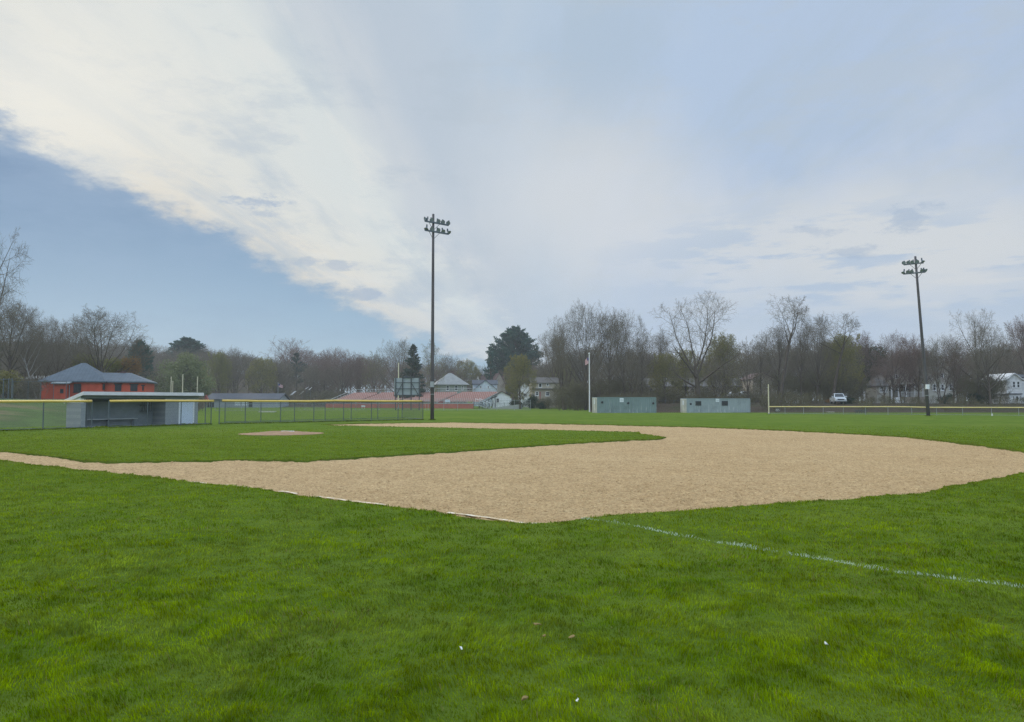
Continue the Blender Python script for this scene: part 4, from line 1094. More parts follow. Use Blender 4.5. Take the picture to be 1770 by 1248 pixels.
# sage house with hip roof behind the bleachers
t, f = site('hip_roof_house', 'sage grey house with pale hip roof and brick chimney behind the bleachers', 'house', 756, 205, R(12))
x1 = f(807, 670)[0]; ze = f(780, 664.5)[1]
MB().box(0, x1, 0, 9.5, -.1, ze - .15).build('wall', M['sage'], t)
zr = zat(645, 210); m = MB(); hip_roof(m, 0, x1, 0, 9.5, ze, zr, x1 * .44, x1 * .56, .6); rf = m.build('roof', M['roof_grey'], t)
m = MB(); m.box(x1 * .55, x1 * .55 + .9, 5.5, 6.4, zr - 1.6, zr + .75); m.build('chimney', M['roof_brown'], rf)
for q in ((771.2, 776.3, 666, 675), (786, 791.4, 666, 675), (798, 801, 666.5, 674)): add_window(t, f, q, 'white', 0)
m = MB(); m.box(f(769, 660)[0], f(771, 660)[0], 1.2, 1.9, f(770, 661)[1] - .2, f(770, 659)[1]); m.build('vent', M['white'], t)
# pale blue house: front gable + cross wing
t, f = site('pale_blue_house', 'pale blue white house with pointed front gable and two small windows behind the bleachers', 'house', 820, 215, R(4))
a0, a1 = f(821, 670)[0], f(857, 670)[0]; ze, za = f(838, 672)[1], f(838, 657.5)[1]
m = MB(); gable_solid(m, a0, a1, 0, 9, -.1, ze, za, 'y'); m.build('front_wall', M['blue_white'], t)
m = MB(); gable_roof(m, a0, a1, 0, 9, ze, za, 'y', .3, .14); m.build('front_roof', M['roof_dark'], t)
b0, b1 = f(818, 670)[0], f(860.5, 670)[0]; zw = f(838, 664)[1]; zwr = zat(657.5, 221)
m = MB(); gable_solid(m, b0, b1, 3.2, 9.6, -.1, zw, zwr, 'x'); m.build('wing_wall', M['blue_white'], t)
m = MB(); gable_roof(m, b0, b1, 3.2, 9.6, zw, zwr, 'x', .25, .14); m.build('wing_roof', M['roof_dark'], t)
for q in ((829.3, 832.7, 667, 672.3), (842.4, 845.6, 667, 672.3)): add_window(t, f, q, 'white', 0)
# brown roofed yellow house behind
t, f = site('yellow_gable_house', 'house with brown roof and pale yellow gable peeking over the pale blue house', 'house', 823, 240, R(-6))
x1 = f(868, 660)[0]; ze, zr = f(845, 660)[1], zat(650.5, 246)
m = MB(); gable_solid(m, 0, x1, 0, 10, -.1, ze, zr - .1, 'x'); m.build('wall', M['cream'], t)
m = MB(); gable_roof(m, 0, x1, 0, 10, ze, zr, 'x', .3); m.build('roof', M['roof_brown'], t)
a0, a1 = f(822.5, 660)[0], f(830.5, 660)[0]; m = MB(); gable_solid(m, a0, a1, -.8, -.31, 2, f(826, 660)[1], f(826, 650)[1], 'y'); m.build('gable_wall', M['cream'], t)
(s0, z1), (s1, z0) = f(824.7, 655.5), f(826.6, 658.7); MB().box(s0, s1, -.87, -.803, z0, z1).build('window', M['glass'], t)
t, f = site('brown_roof_house', 'house with steep brown roof and tan gable left of the yellow tinged tree', 'house', 852, 232, R(10))
x1 = f(874, 660)[0]; ze, zr = f(860, 666)[1], f(855, 645)[1]
m = MB(); gable_solid(m, 0, x1, 0, 12, -.1, ze, zr, 'y'); m.build('wall', M['tan'], t)
m = MB(); gable_roof(m, 0, x1, 0, 12, ze, zr, 'y', .3); m.build('roof', M['roof_brown'], t)
# white garage
t, f = site('white_garage', 'low white garage with brown roof beside the open end of the bleachers', 'garage', 850.5, 170, R(0))
x1 = f(884, 690)[0]; ze, za = f(866, 686)[1], f(866, 677)[1]
m = MB(); gable_solid(m, 0, x1, 0, 8, -.1, ze, za, 'y'); m.build('wall', M['white_siding'], t)
m = MB(); gable_roof(m, 0, x1, 0, 8, ze, za, 'y', .3, .12); m.build('roof', M['roof_brown'], t)
(s0, z1), (s1, z0) = f(858, 689), f(862.3, 695.5); m = MB(); m.box(s0, s1, -.05, -.004, z0, z1); w = m.build('window', M['roof_brown'], t); MB().box(s0 + .08, s1 - .08, -.06, -.053, z0 + .08, z1 - .08).build('pane', M['glass'], w)
# white house through the yellow-green tree
t, f = site('white_house', 'white house glimpsed through the trunk of the yellow tinged tree', 'house', 896, 190, R(0))
x1 = f(918, 690)[0]; ze, za = f(905, 672)[1], f(907, 662)[1]
m = MB(); gable_solid(m, 0, x1, 0, 8, -.1, ze, za, 'y'); m.build('wall', M['white_siding'], t)
m = MB(); gable_roof(m, 0, x1, 0, 8, ze, za, 'y', .3, .12); m.build('roof', M['roof_grey'], t)
add_window(t, f, (904, 911, 679.5, 686), 'white', 1, False)
# beige two-storey house
t, f = site('beige_house', 'beige two storey house with overhanging upper floor right of the big pine', 'house', 919, 178, R(3))
x1 = f(968, 680)[0]; ze, zr = f(940, 662)[1], zat(653.5, 182); zm = f(940, 672.5)[1]
m = MB(); m.box(0, x1, -.5, 8, zm, ze); m.build('upper_wall', M['beige'], t)
m = MB(); m.box(0.1, x1 - .1, 0, 7.9, -.1, zm - .003); m.build('lower_wall', M['tan'], t)
m = MB(); gable_roof(m, 0, x1, -.5, 8, ze, zr, 'x', .35); m.build('roof', M['roof_mid'], t)
m = MB(); m.box(.1, x1 - .1, -.54, -.503, zm - .02, zm + .14); m.build('trim_band', M['roof_dark'], t)
fb = Fac(CX, 50, 0); fb.o = (f.o[0], f.o[1]); fb.u = f.u
for q in ((930.5, 936.5, 662.5, 670), (944, 948.5, 662.5, 667.5)):
    (s0, z1), (s1, z0) = f(q[0], q[2]), f(q[1], q[3]); m = MB(); a = .12; yy = -.5
    m.box(s0, s0 + a, yy - .06, yy - .004, z0, z1); m.box(s1 - a, s1, yy - .06, yy - .004, z0, z1); m.box(s0 + a, s1 - a, yy - .06, yy - .004, z1 - a, z1); m.box(s0 + a, s1 - a, yy - .06, yy - .004, z0, z0 + a)
    w = m.build('window', M['white'], t); MB().box(s0 + a, s1 - a, yy - .02, yy - .01, z0 + a, z1 - a).build('pane', M['glass'], w)
for q in ((925.5, 931, 677, 684), (943, 950, 677, 684.5)): add_window(t, f, q, 'white', 0)
(s0, z1), (s1, z0) = f(932.3, 677), f(934.8, 692); MB().box(s0, s1, -.05, -.004, z0, z1).build('door', M['seat_red'], t)

# long roofed building among the trees behind the containers
t, f = site('long_building', 'long low brown building with grey roof hidden by trunks behind the two containers', 'building', 1112, 178, R(-2))
x1 = f(1340, 675)[0]; ze, zr = f(1220, 668)[1], zat(655, 186); z0 = .8
m = MB(); gable_solid(m, 0, x1, 0, 14, z0, ze, zr - .1, 'x'); m.build('wall', M['tan'], t)
m = MB(); gable_roof(m, 0, x1, 0, 14, ze, zr, 'x', .5); m.build('roof', M['roof_mid'], t)
for k in range(9):
    a = 1122 + k * 24; add_window(t, f, (a, a + 7, 671, 678), 'tan', 0, False)
t, f = site('pale_house', 'small pale house with low gable among dense trunks right of the cream foul pole', 'house', 1366, 148, R(-12))
x1 = f(1391, 680)[0]; ze, za = f(1378, 677)[1], f(1378, 668)[1]
m = MB(); gable_solid(m, 0, x1, 0, 7, .8, ze, za, 'y'); m.build('wall', M['white_siding'], t)
m = MB(); gable_roof(m, 0, x1, 0, 7, ze, za, 'y', .3); m.build('roof', M['roof_mid'], t)
add_window(t, f, (1371, 1376, 679, 686), 'white', 0); add_window(t, f, (1381, 1386, 679, 686), 'white', 0)
# brownish house behind left of the foul pole
t, f = site('brown_house', 'dull brown house wall behind thin trunks near the cream foul pole', 'house', 1302, 168, R(0))
x1 = f(1338, 670)[0]; ze, za = f(1320, 655)[1], f(1320, 645)[1]
m = MB(); gable_solid(m, 0, x1, 0, 9, .8, ze, za, 'y'); m.build('wall', M['tan'], t)
m = MB(); gable_roof(m, 0, x1, 0, 9, ze, za, 'y', .3); m.build('roof', M['roof_brown'], t)
add_window(t, f, (1311, 1316, 662, 670), 'white', 0); add_window(t, f, (1324, 1329, 662, 670), 'white', 0)
# big cream house with porch beside the leaning pole
t, f = site('porch_house', 'cream house with columned porch and hipped bay left of the leaning floodlight pole', 'house', 1516, 142, R(-4))
x1 = f(1598, 680)[0]; xb = f(1537, 680)[0]; ze = f(1530, 666.5)[1]; z0 = .8
m = MB(); m.box(0, xb, 0, 5.5, z0, ze - .15); m.build('bay_wall', M['cream'], t)
m = MB(); hip_roof(m, 0, xb, 0, 5.5, ze, zat(652, 144.5), xb * .35, xb * .6, .3); m.build('bay_roof', M['roof_mid'], t)
m = MB(); gable_solid(m, xb + .3, x1, 2.2, 11, z0, f(1560, 655)[1], f(1560, 632)[1], 'y'); m.build('main_wall', M['cream'], t)
m = MB(); gable_roof(m, xb + .3, x1, 2.2, 11, f(1560, 655)[1], f(1560, 632)[1], 'y', .4); m.build('main_roof', M['roof_mid'], t)
zp = f(1570, 664)[1]; m = MB(); m.box(xb + .3, x1, -.4, 2.19, zp, zp + .35); m.build('porch_roof', M['cream'], t)
m = MB(); m.box(xb + .3, x1, -.4, 2.19, z0, f(1570, 686)[1] - .02); m.build('porch_base', M['tan'], t)
zf = f(1570, 686)[1]
for px in (1540, 1552, 1565, 1580, 1594): s0 = f(px, 675)[0]; MB().box(s0 - .11, s0 + .11, -.35, -.13, zf, zp - .003).build('porch_column', M['white'], t)
m = MB(); m.box(f(1552, 680)[0] + .12, x1, -.30, -.22, zf + .85, zf + .95)
for k in range(24): s0 = f(1553, 680)[0] + (x1 - f(1553, 680)[0]) * k / 24; m.box(s0, s0 + .04, -.28, -.24, zf, zf + .85)
m.build('porch_railing', M['white'], t)
m = MB(); s0 = f(1546, 690)[0]
for k in range(6): m.box(s0 - .9, s0 + .9, -.41 - .3 * (k + 1), -.41 - .3 * k, z0 - .1, zf - .17 * k - .1)
m.build('porch_steps', M['white'], t)
for q in ((1520.5, 1527.5, 668, 678), (1529.5, 1533.5, 668, 678)): add_window(t, f, q, 'white', 1)
def deep_win(q, d, fr='white'):
    (s0, z1), (s1, z0) = f(q[0], q[2]), f(q[1], q[3]); m = MB(); a = .1
    m.box(s0, s0 + a, d - .06, d - .004, z0, z1); m.box(s1 - a, s1, d - .06, d - .004, z0, z1); m.box(s0 + a, s1 - a, d - .06, d - .004, z1 - a, z1); m.box(s0 + a, s1 - a, d - .06, d - .004, z0, z0 + a)
    w = m.build('window', M[fr], t); MB().box(s0 + a, s1 - a, d - .02, d - .01, z0 + a, z1 - a).build('pane', M['glass'], w)
for q in ((1543, 1549, 667, 677), (1556, 1562, 667, 677), (1571, 1577, 667, 677), (1546, 1551, 646, 654), (1556, 1561, 646, 654)): deep_win(q, 2.2)
t, f = site('tan_house', 'tan house half hidden by trees right of the leaning floodlight pole', 'house', 1606, 152, R(6))
x1 = f(1652, 680)[0]; ze, za = f(1630, 652)[1], f(1630, 634)[1]
m = MB(); gable_solid(m, 0, x1, 0, 9, .8, ze, za, 'y'); m.build('wall', M['cream'], t)
m = MB(); gable_roof(m, 0, x1, 0, 9, ze, za, 'y', .4); m.build('roof', M['roof_mid'], t)
for q in ((1612, 1618, 664, 675), (1626, 1632, 664, 675), (1625, 1631, 645, 653), (1640, 1646, 664, 675)): add_window(t, f, q, 'white', 0)
# white house at the end
t, f = site('white_house', 'bright white two storey house with gable at the end of the outfield fence', 'house', 1741, 128, R(-8))
x1 = f(1800, 680)[0]; xm = f(1766, 660)[0]; ze, za = f(1742, 656)[1], f(1754, 646)[1]; zm = f(1750, 681)[1]
m = MB(); gable_solid(m, 0, xm, 0, 9, zm, ze, za, 'y'); m.box(xm + .003, x1, 1, 8, .7, f(1780, 653)[1]); m.box(.35, xm - .003, .2, 8.8, .7, zm - .003); m.build('wall', M['white_siding'], t)
m = MB(); gable_roof(m, 0, xm, 0, 9, ze, za, 'y', .35, .14); m.build('roof', M['white'], t)
m = MB(); hip_roof(m, xm + .5, x1, 1, 8, f(1780, 653)[1] + .15, f(1780, 645)[1], xm + 2, x1 - 2, .2); m.build('side_roof', M['roof_dark'], t)
m = MB(); m.box(-.05, xm + .05, -.06, -.003, zm - .05, zm + .10); m.build('trim_band', M['roof_dark'], t)
for q in ((1749.5, 1755.5, 659, 670.5), (1757, 1763, 659, 670.5)): add_window(t, f, q, 'white', 0)
for q in ((1751, 1754.8, 684, 693), (1756, 1762, 684, 693), (1763.5, 1767.5, 684, 693)): deep_win(q, .2)

# pale tilted canopies beyond the track
for i, (a, b, c, d, lab) in enumerate([(501, 512, 676, 683, 'white tilted canopy beyond the track, lowest and widest of the four'), (517, 525, 676, 682.5, 'pale cream tilted canopy between the lowest white one and the two higher ones'),
                                  (527.5, 533, 668.5, 672.5, 'small white tilted canopy, left of the highest pair'), (533.5, 539, 669, 674, 'small bright white tilted canopy, right of the highest pair')]):
    Y = 205; x0, x1 = at(a, Y)[0], at(b, Y)[0]; z1, z0 = zat(c, Y), zat(d, Y)
    t = thing('canopy', lab, 'canopy', ((x0 + x1) / 2, Y, 0), 0, 'pale tilted canopies beyond the track'); w = (x1 - x0) / 2; zm = (z0 + z1) / 2
    V = [(-w, -.3, z0), (-w * .2, -.6, z0 + .1), (w, .2, z1), (w * .1, .6, z1 - .15)]
    MB().hexa([(p[0], p[1], p[2] - .05) for p in V] + [(p[0], p[1], p[2] + .02) for p in V]).build('cover', M['white' if i != 1 else 'cream'], t)
    MB().cone((0, 0, 0), (0, 0, zm), .06, .05, 6).build('pole', M['galv_d'], t)

# ------------------------------------------------------------------ vehicles
def pickup(label, px, py, Y, yaw):
    x, y, z = at(px, Y, py); t = thing('pickup_truck', label, 'pickup truck', (x, y, h1(x, y) - .02), yaw)
    W = .95
    def loft(sections):           # sections: list of (x, zlo, zhi, halfwidth_lo, halfwidth_hi)
        m = MB()
        for a, b in zip(sections, sections[1:]):
            m.hexa([(a[0], -a[3], a[1]), (b[0], -b[3], b[1]), (b[0], b[3], b[1]), (a[0], a[3], a[1]), (a[0], -a[4], a[2]), (b[0], -b[4], b[2]), (b[0], b[4], b[2]), (a[0], a[4], a[2])])
        return m
    body = loft([(-2.7, .5, 1.05, W, W), (-2.6, .42, 1.1, W, W), (-.6, .42, 1.1, W, W), (1.0, .42, 1.12, W, W), (1.2, .42, 1.12, W, W * .97), (2.4, .45, 1.02, W, W * .92), (2.65, .5, .9, W * .95, W * .88)])
    body.build('body', M['silver'], t, smooth=False)
    loft([(-.75, 1.1, 1.72, W * .95, W * .74), (.1, 1.1, 1.82, W * .95, W * .76), (.7, 1.11, 1.78, W * .95, W * .74), (1.35, 1.12, 1.16, W * .93, W * .92)]).build('cab', M['silver'], t)
    n = Vector((.62, 0, .65)).normalized() * .012
    m = MB(); P = [(1.30, -.74, 1.19), (1.30, .74, 1.19), (.76, .62, 1.72), (.76, -.62, 1.72)]; m.hexa([Vector(p) for p in P] + [Vector(p) + n * 2 for p in P]); m.build('windshield', M['glass'], t)
    for s in (-1, 1):
        m = MB(); m.hexa([(-.55, s * .905, 1.16), (.85, s * .905, 1.16), (.85, s * .885, 1.16), (-.55, s * .885, 1.16), (-.5, s * .755, 1.66), (.55, s * .76, 1.68), (.55, s * .74, 1.68), (-.5, s * .735, 1.66)]); m.build('side_window', M['glass'], t)
        m = MB(); m.box(2.60, 2.67, min(s * .55, s * .83), max(s * .55, s * .83), .70, .86); m.build('headlight', M['lamp_glass'], t)
        m = MB(); m.box(.85, 1.0, min(s * .98, s * 1.18), max(s * .98, s * 1.18), 1.15, 1.36); m.build('mirror', M['silver'], t)
        for xx in (-1.75, 1.75):
            m = MB(); m.cone((xx, s * .70, .36), (xx, s * .965, .36), .36, .36, 18); w = m.build('wheel', M['tyre'], t); m = MB(); m.cone((xx, s * .967, .36), (xx, s * .98, .36), .2, .18, 12); m.build('rim', M['alu'], w)
    m = MB(); m.box(2.63, 2.68, -.53, .53, .68, .86); m.build('grille', M['black'], t)
    m = MB(); m.box(2.6, 2.78, -.92, .92, .46, .62); m.build('bumper', M['alu'], t)
    m = MB(); m.box(-2.55, -.8, -.84, .84, 1.101, 1.11); m.build('bed_floor', M['black'], t)
    t.scale = (.93,) * 3
pickup('silver white pickup truck parked behind the outfield fence below the bare trees', 1449, 700, 120.5, R(-104))
def car(label, px, Y, yaw, mat):
    x, y, z = at(px, Y); t = thing('parked_car', label, 'car', (x, y, h1(x, y) + CARZ), yaw, 'cars parked before the long brown building')
    prof = [(-2.1, .35), (2.15, .35), (2.15, .7), (1.0, .92), (.4, 1.38), (-1.0, 1.42), (-1.7, .98), (-2.1, .95)]
    m = MB(); m.prism([(a, b) for a, b in prof], 'y', -.85, .85); m.build('body', M[mat], t, bevel=.05)
    m = MB()
    for s in (-.862, .852): m.prism([(.75, .95), (.3, 1.32), (-.95, 1.34), (-1.45, 1.0)], 'y', s, s + .01)
    m.build('side_window', M['glass'], t)
    for xx in (-1.35, 1.35):
        m = MB(); m.cone((xx, -.87, .32), (xx, -.6, .32), .32, .32, 14); m.cone((xx, .6, .32), (xx, .87, .32), .32, .32, 14); m.build('wheel', M['tyre'], t)
CARZ = 1.15
# raised parking edge for those cars
x0, x1 = at(1105, 168)[0], at(1345, 168)[0]
tag(MB().box(x0, x1, 165, 177.6, .5, 1.15 + 1.13).build('parking_terrace', M['litter'], None), kind='structure')
for i, (px, lab, mat) in enumerate([(1152, 'white car parked among trunks above the left container', 'silver'), (1187, 'white car parked on the terrace in the gap between the containers', 'white'), (1226, 'grey car parked behind the spreading bare oak', 'galv'),
        (1272, 'white car parked above the barred container, first of the pair', 'white'), (1291, 'white car parked above the barred container, second of the pair', 'silver')]):
    car(lab, px, 169.5, R(4), mat)
#@@TREES
# ------------------------------------------------------------------ trees
class TB:
    """tapered tubes gathered as triangles for tree meshes"""
    def __init__(s): s.v = []; s.f = []
    def tube(s, pts, rad, n):
        b = len(s.v); k = len(pts)
        for i in range(k):
            p = pts[i]; q = pts[min(i + 1, k - 1)]; o = pts[max(i - 1, 0)]
            dx, dy, dz = q[0] - o[0], q[1] - o[1], q[2] - o[2]; l = math.sqrt(dx * dx + dy * dy + dz * dz) or 1
            dx /= l; dy /= l; dz /= l
            if abs(dz) < .9: ux, uy, uz = dy, -dx, 0.0
            else: ux, uy, uz = 0.0, dz, -dy
            l = math.sqrt(ux * ux + uy * uy + uz * uz) or 1; ux /= l; uy /= l; uz /= l
            wx, wy, wz = dy * uz - dz * uy, dz * ux - dx * uz, dx * uy - dy * ux
            r = rad[i]
            for a in range(n):
                t = 6.28318 * a / n; c, s_ = math.cos(t) * r, math.sin(t) * r
                s.v.append((p[0] + ux * c + wx * s_, p[1] + uy * c + wy * s_, p[2] + uz * c + wz * s_))
        for i in range(k - 1):
            for a in range(n):
                c = (a + 1) % n; A, B, C, D = b + i * n + a, b + i * n + c, b + (i + 1) * n + c, b + (i + 1) * n + a
                s.f.append((A, B, C)); s.f.append((A, C, D))
    def leaf(s, p, d, L, W, r):
        ux, uy, uz = r.uniform(-1, 1), r.uniform(-1, 1), r.uniform(-1, 1)
        b = len(s.v)
        cx, cy, cz = d[1] * uz - d[2] * uy, d[2] * ux - d[0] * uz, d[0] * uy - d[1] * ux
        l = math.sqrt(cx * cx + cy * cy + cz * cz) or 1; W /= l
        s.v += [p, (p[0] + d[0] * L * .5 + cx * W, p[1] + d[1] * L * .5 + cy * W, p[2] + d[2] * L * .5 + cz * W), (p[0] + d[0] * L, p[1] + d[1] * L, p[2] + d[2] * L),
                (p[0] + d[0] * L * .5 - cx * W, p[1] + d[1] * L * .5 - cy * W, p[2] + d[2] * L * .5 - cz * W)]
        s.f += [(b, b + 1, b + 2), (b, b + 2, b + 3)]
def nrm(d):
    l = math.sqrt(d[0] ** 2 + d[1] ** 2 + d[2] ** 2) or 1; return (d[0] / l, d[1] / l, d[2] / l)
def rot_dir(d, ang, az):
    if abs(d[2]) < .95: u = nrm((d[1], -d[0], 0))
    else: u = (1.0, 0.0, 0.0)
    w = (d[1] * u[2] - d[2] * u[1], d[2] * u[0] - d[0] * u[2], d[0] * u[1] - d[1] * u[0])
    c, s_ = math.cos(ang), math.sin(ang); ca, sa = math.cos(az), math.sin(az)
    return nrm(tuple(d[i] * c + (u[i] * ca + w[i] * sa) * s_ for i in range(3)))
def bare(seed, Ht=15, r0=.30, t0=.55, tl=.48, nl=9, ang=(18, 58), env=(.42, .58, .43), up=(.0, .05, .05, .05, .03), kids=(0, 8, 7, 6), trunks=1, wig=.09, leaf=0, leafsize=.2, twig=.011, lean=0, side=(26, 50), NS=(7, 8, 5, 3, 2), rat=(.0, .50, .52, .58)):
    """trunk that breaks into long rising limbs, each order finer than the last, filling a rounded crown; env = crown radius, centre height, half height as shares of Ht"""
    r = random.Random(seed); T, C, Lf = TB(), TB(), TB()
    SD = (8, 5, 3, 3, 3); TS = (t0, .25, .15, .12); er, ec, ez = env[0] * Ht, env[1] * Ht, env[2] * Ht
    lob = [(r.uniform(0, 6.28), r.uniform(.8, 1.12)) for _ in range(7)]
    def room(p, d):            # distance along d to the crown surface
        px, py, pz = p[0] / er, p[1] / er, (p[2] - ec) / ez; dx, dy, dz = d[0] / er, d[1] / er, d[2] / ez
        a = dx * dx + dy * dy + dz * dz; b = px * dx + py * dy + pz * dz; c = px * px + py * py + pz * pz - 1
        q = b * b - a * c
        return max(.3, (-b + math.sqrt(q)) / a) if q > 0 else .3
    def br(p, d, L, rad, lvl):
        n = NS[lvl]; pts = [p]; rads = [rad]; st = L / n; dirs = [d]
        tip = (.55, .16, .20, .4, .45)[lvl]
        for i in range(n):
            w = wig * (1.25 if lvl else .6)
            d = nrm((d[0] + r.uniform(-w, w), d[1] + r.uniform(-w, w), d[2] + r.uniform(-w, w) * .7 + up[lvl]))
            p = (p[0] + d[0] * st, p[1] + d[1] * st, p[2] + d[2] * st)
            pts.append(p); dirs.append(d); rads.append(max(.005, rad * (1 - (1 - tip) * ((i + 1) / n) ** .8)))
        if lvl == 0: rads[0] *= 1.4
        (T if lvl < 2 else C).tube(pts, rads, SD[lvl])
        if lvl == 4:
            if leaf and r.random() < leaf:
                for _ in range(4):
                    k = r.randint(1, n); Lf.leaf(pts[k], nrm((d[0] + r.uniform(-1, 1), d[1] + r.uniform(-1, 1), d[2] + r.uniform(-1, 1))), leafsize * r.uniform(.6, 1.3), leafsize * .35, r)
            return
        m = nl if lvl == 0 else kids[lvl]
        m = max(2, int(m * r.uniform(.85, 1.2) + .5))
        az = r.uniform(0, 6.28)
        for j in range(m):
            t = TS[lvl] + (1 - TS[lvl]) * ((j + r.uniform(.2, .95)) / m) ** (.8 if lvl else 1); x = t * n; i = min(n - 1, int(x)); f = x - i
            q = tuple(pts[i][k] * (1 - f) + pts[i + 1][k] * f for k in range(3)); az += 2.4 + r.uniform(-.5, .5)
            if lvl == 0:
                k = (j + .5) / m; a = R(ang[1] + (ang[0] - ang[1]) * k + r.uniform(-8, 8)); dd = rot_dir(dirs[i + 1], a, az)
                ll = room(q, dd) * r.uniform(.80, 1.0) * min(lob, key=lambda l: abs(math.atan2(math.sin(az - l[0]), math.cos(az - l[0]))))[1]; rr = rads[i] * r.uniform(.45, .62)
            else:
                a = R(r.uniform(*side)); dd = rot_dir(dirs[i + 1], a, az); ll = L * rat[lvl] * r.uniform(.7, 1.2) * (1.15 - .4 * t)
                ll = min(ll, max(L * .22, room(q, dd) * r.uniform(.85, 1.12)))
                rr = max(twig * (1.9, 1.9, 1.4, 1)[lvl], rads[i] * (.6, .52, .52, .6)[lvl])
            br(q, dd, ll, rr, lvl + 1)
    for k in range(trunks):
        a = 6.28 * k / max(1, trunks) + r.uniform(0, 1); o = .0 if trunks == 1 else .35
        d = nrm((math.cos(a) * (.0 if trunks == 1 else .26) + lean + r.uniform(-.04, .04), math.sin(a) * (.0 if trunks == 1 else .26) + r.uniform(-.04, .04), 1))
        br((math.cos(a) * o, math.sin(a) * o, -.25), d, Ht * tl * r.uniform(.9, 1.1), r0 * (1 if trunks == 1 else .72), 0)
    return T, C, Lf
def conifer(seed, Ht=18, r0=.32, rad=5.5, prof=None, whorl=.62, nb=6, droop=-.05, tuft=.42, dens=11, start=.12, rough=.35):
    r = random.Random(seed); T, C, Lf = TB(), TB(), TB()
    T.tube([(0, 0, -.3), (.05, 0, Ht * .3), (0, .05, Ht * .65), (0, 0, Ht * .97)], [r0, r0 * .75, r0 * .4, .03], 8)
    z = Ht * start
    while z < Ht * .985:
        t = z / Ht; base = rad * prof(t)
        for k in range(nb):
            L = base * r.uniform(1 - rough, 1 + rough * .6)
            if L < .15: continue
            a = r.uniform(0, 6.28); d = nrm((math.cos(a), math.sin(a), droop + .55 * t * t + r.uniform(-.08, .12))); p = (0, 0, z + r.uniform(-.3, .3)); pts = [p]; n = 5
            for i in range(n):
                d = nrm((d[0] + r.uniform(-.1, .1), d[1] + r.uniform(-.1, .1), d[2] + .04)); p = tuple(p[q] + d[q] * L / n for q in range(3)); pts.append(p)
            T.tube(pts, [max(.015, .07 * (1 - i / n) * min(1, L / 3)) for i in range(n + 1)], 3)
            m = int(L * dens) + 5
            for j in range(m):
                f = (j + r.random()) / m; f = .18 + .82 * f ** .8; x = f * n; i = min(n - 1, int(x)); g = x - i
                q = tuple(pts[i][w] * (1 - g) + pts[i + 1][w] * g + r.gauss(0, .16) * (.4 + L * .12) for w in range(3))
                for _ in range(3):
                    dd = nrm((d[0] * .7 + r.uniform(-1, 1), d[1] * .7 + r.uniform(-1, 1), r.uniform(-.25, .75)))
                    Lf.leaf(q, dd, tuft * r.uniform(.6, 1.3), tuft * .22, r)
        z += whorl * r.uniform(.75, 1.25)
    return T, C, Lf
def leafy(seed, Ht=9, rad=4.2, lobes=16, n=9000, size=.26, r0=.2, base=.25, hang=.0, shell=.55):
    r = random.Random(seed); T, C, Lf = TB(), TB(), TB(); cs = []
    for k in range(lobes):
        a = r.uniform(0, 6.28); t = r.uniform(base, .86); q = rad * math.sqrt(r.random()) * math.sqrt(max(.06, 1 - ((t - .5) / .52) ** 2)) * .78
        cs.append((q * math.cos(a), q * math.sin(a), Ht * t, rad * r.uniform(.26, .44)))
        T.tube([(0, 0, Ht * .12), (q * .4 * math.cos(a), q * .4 * math.sin(a), Ht * t * .55), (cs[-1][0], cs[-1][1], cs[-1][2])], [r0 * .5, r0 * .3, .02], 4)
    T.tube([(0, 0, -.2), (.05, 0, Ht * .3), (0, 0, Ht * .6)], [r0, r0 * .8, r0 * .4], 7)
    for _ in range(n):
        c = cs[r.randrange(lobes)]; d = nrm((r.gauss(0, 1), r.gauss(0, 1), r.gauss(0, 1))); q = c[3] * (shell + (1.08 - shell) * r.random() ** .6) * (1 + .25 * math.sin(5 * d[0] + 7 * d[2]))
        p = (c[0] + d[0] * q, c[1] + d[1] * q, max(.05, c[2] + d[2] * q * .85))
        Lf.leaf(p, nrm((d[0] + r.uniform(-.8, .8), d[1] + r.uniform(-.8, .8), d[2] * .5 + r.uniform(-.8, .8) - hang)), size * r.uniform(.6, 1.4), size * .4, r)
    return T, C, Lf
PROTO = {}
def arr(tb): return (np.array(tb.v, np.float32).reshape(-1, 3), np.array(tb.f, np.int32).reshape(-1, 3))
def proto(key, tb, bark='bark', twig='twig', leaf=None):
    T, C, Lf = [arr(q) for q in tb]
    allv = np.concatenate([q[0] for q in (T, C, Lf) if len(q[0])])
    hh = float(np.percentile(allv[:, 2], 99.85)); w = float(np.percentile(allv[:, 0], 99.2) - np.percentile(allv[:, 0], .8))
    meshes = []
    for nm, q, mt in (('trunk', T, bark), ('crown', C, twig), ('foliage' if len(C[0]) else 'crown', Lf, leaf)):
        if len(q[0]):
            me = np_mesh(nm, *q); me.materials.append(M[mt]); meshes.append((nm, me))
    PROTO[key] = dict(h=hh, w=w, meshes=meshes, raw=(T, C, Lf))
pine_prof = lambda t: (1 - abs((t - .38) / .64) ** 2.2) if t > .38 else (.86 + .14 * max(0, t - .05) / .33)
cone_prof = lambda t: max(.02, 1 - t) ** .85
proto('oak', bare(3, 15, .50, .45, .34, 9, (14, 84), (.58, .57, .43), (0, .045, .02, .01, .0), (0, 9, 8, 6), wig=.14, side=(32, 64), rat=(0, .46, .5, .55)))
proto('fan', bare(11, 15, .34, .45, .34, 13, (4, 62), (.44, .60, .40), (0, .03, .03, .01, .0), (0, 9, 8, 6), wig=.08, side=(28, 60)))
proto('round', bare(23, 15, .30, .40, .46, 15, (4, 78), (.42, .58, .42), (0, .04, .03, .01, .0), (0, 9, 8, 6), wig=.09, side=(28, 62)))
proto('multi', bare(31, 15, .28, .40, .40, 7, (6, 64), (.44, .58, .42), (0, .04, .03, .01, .0), (0, 8, 7, 5), trunks=3, wig=.09, side=(28, 62)))
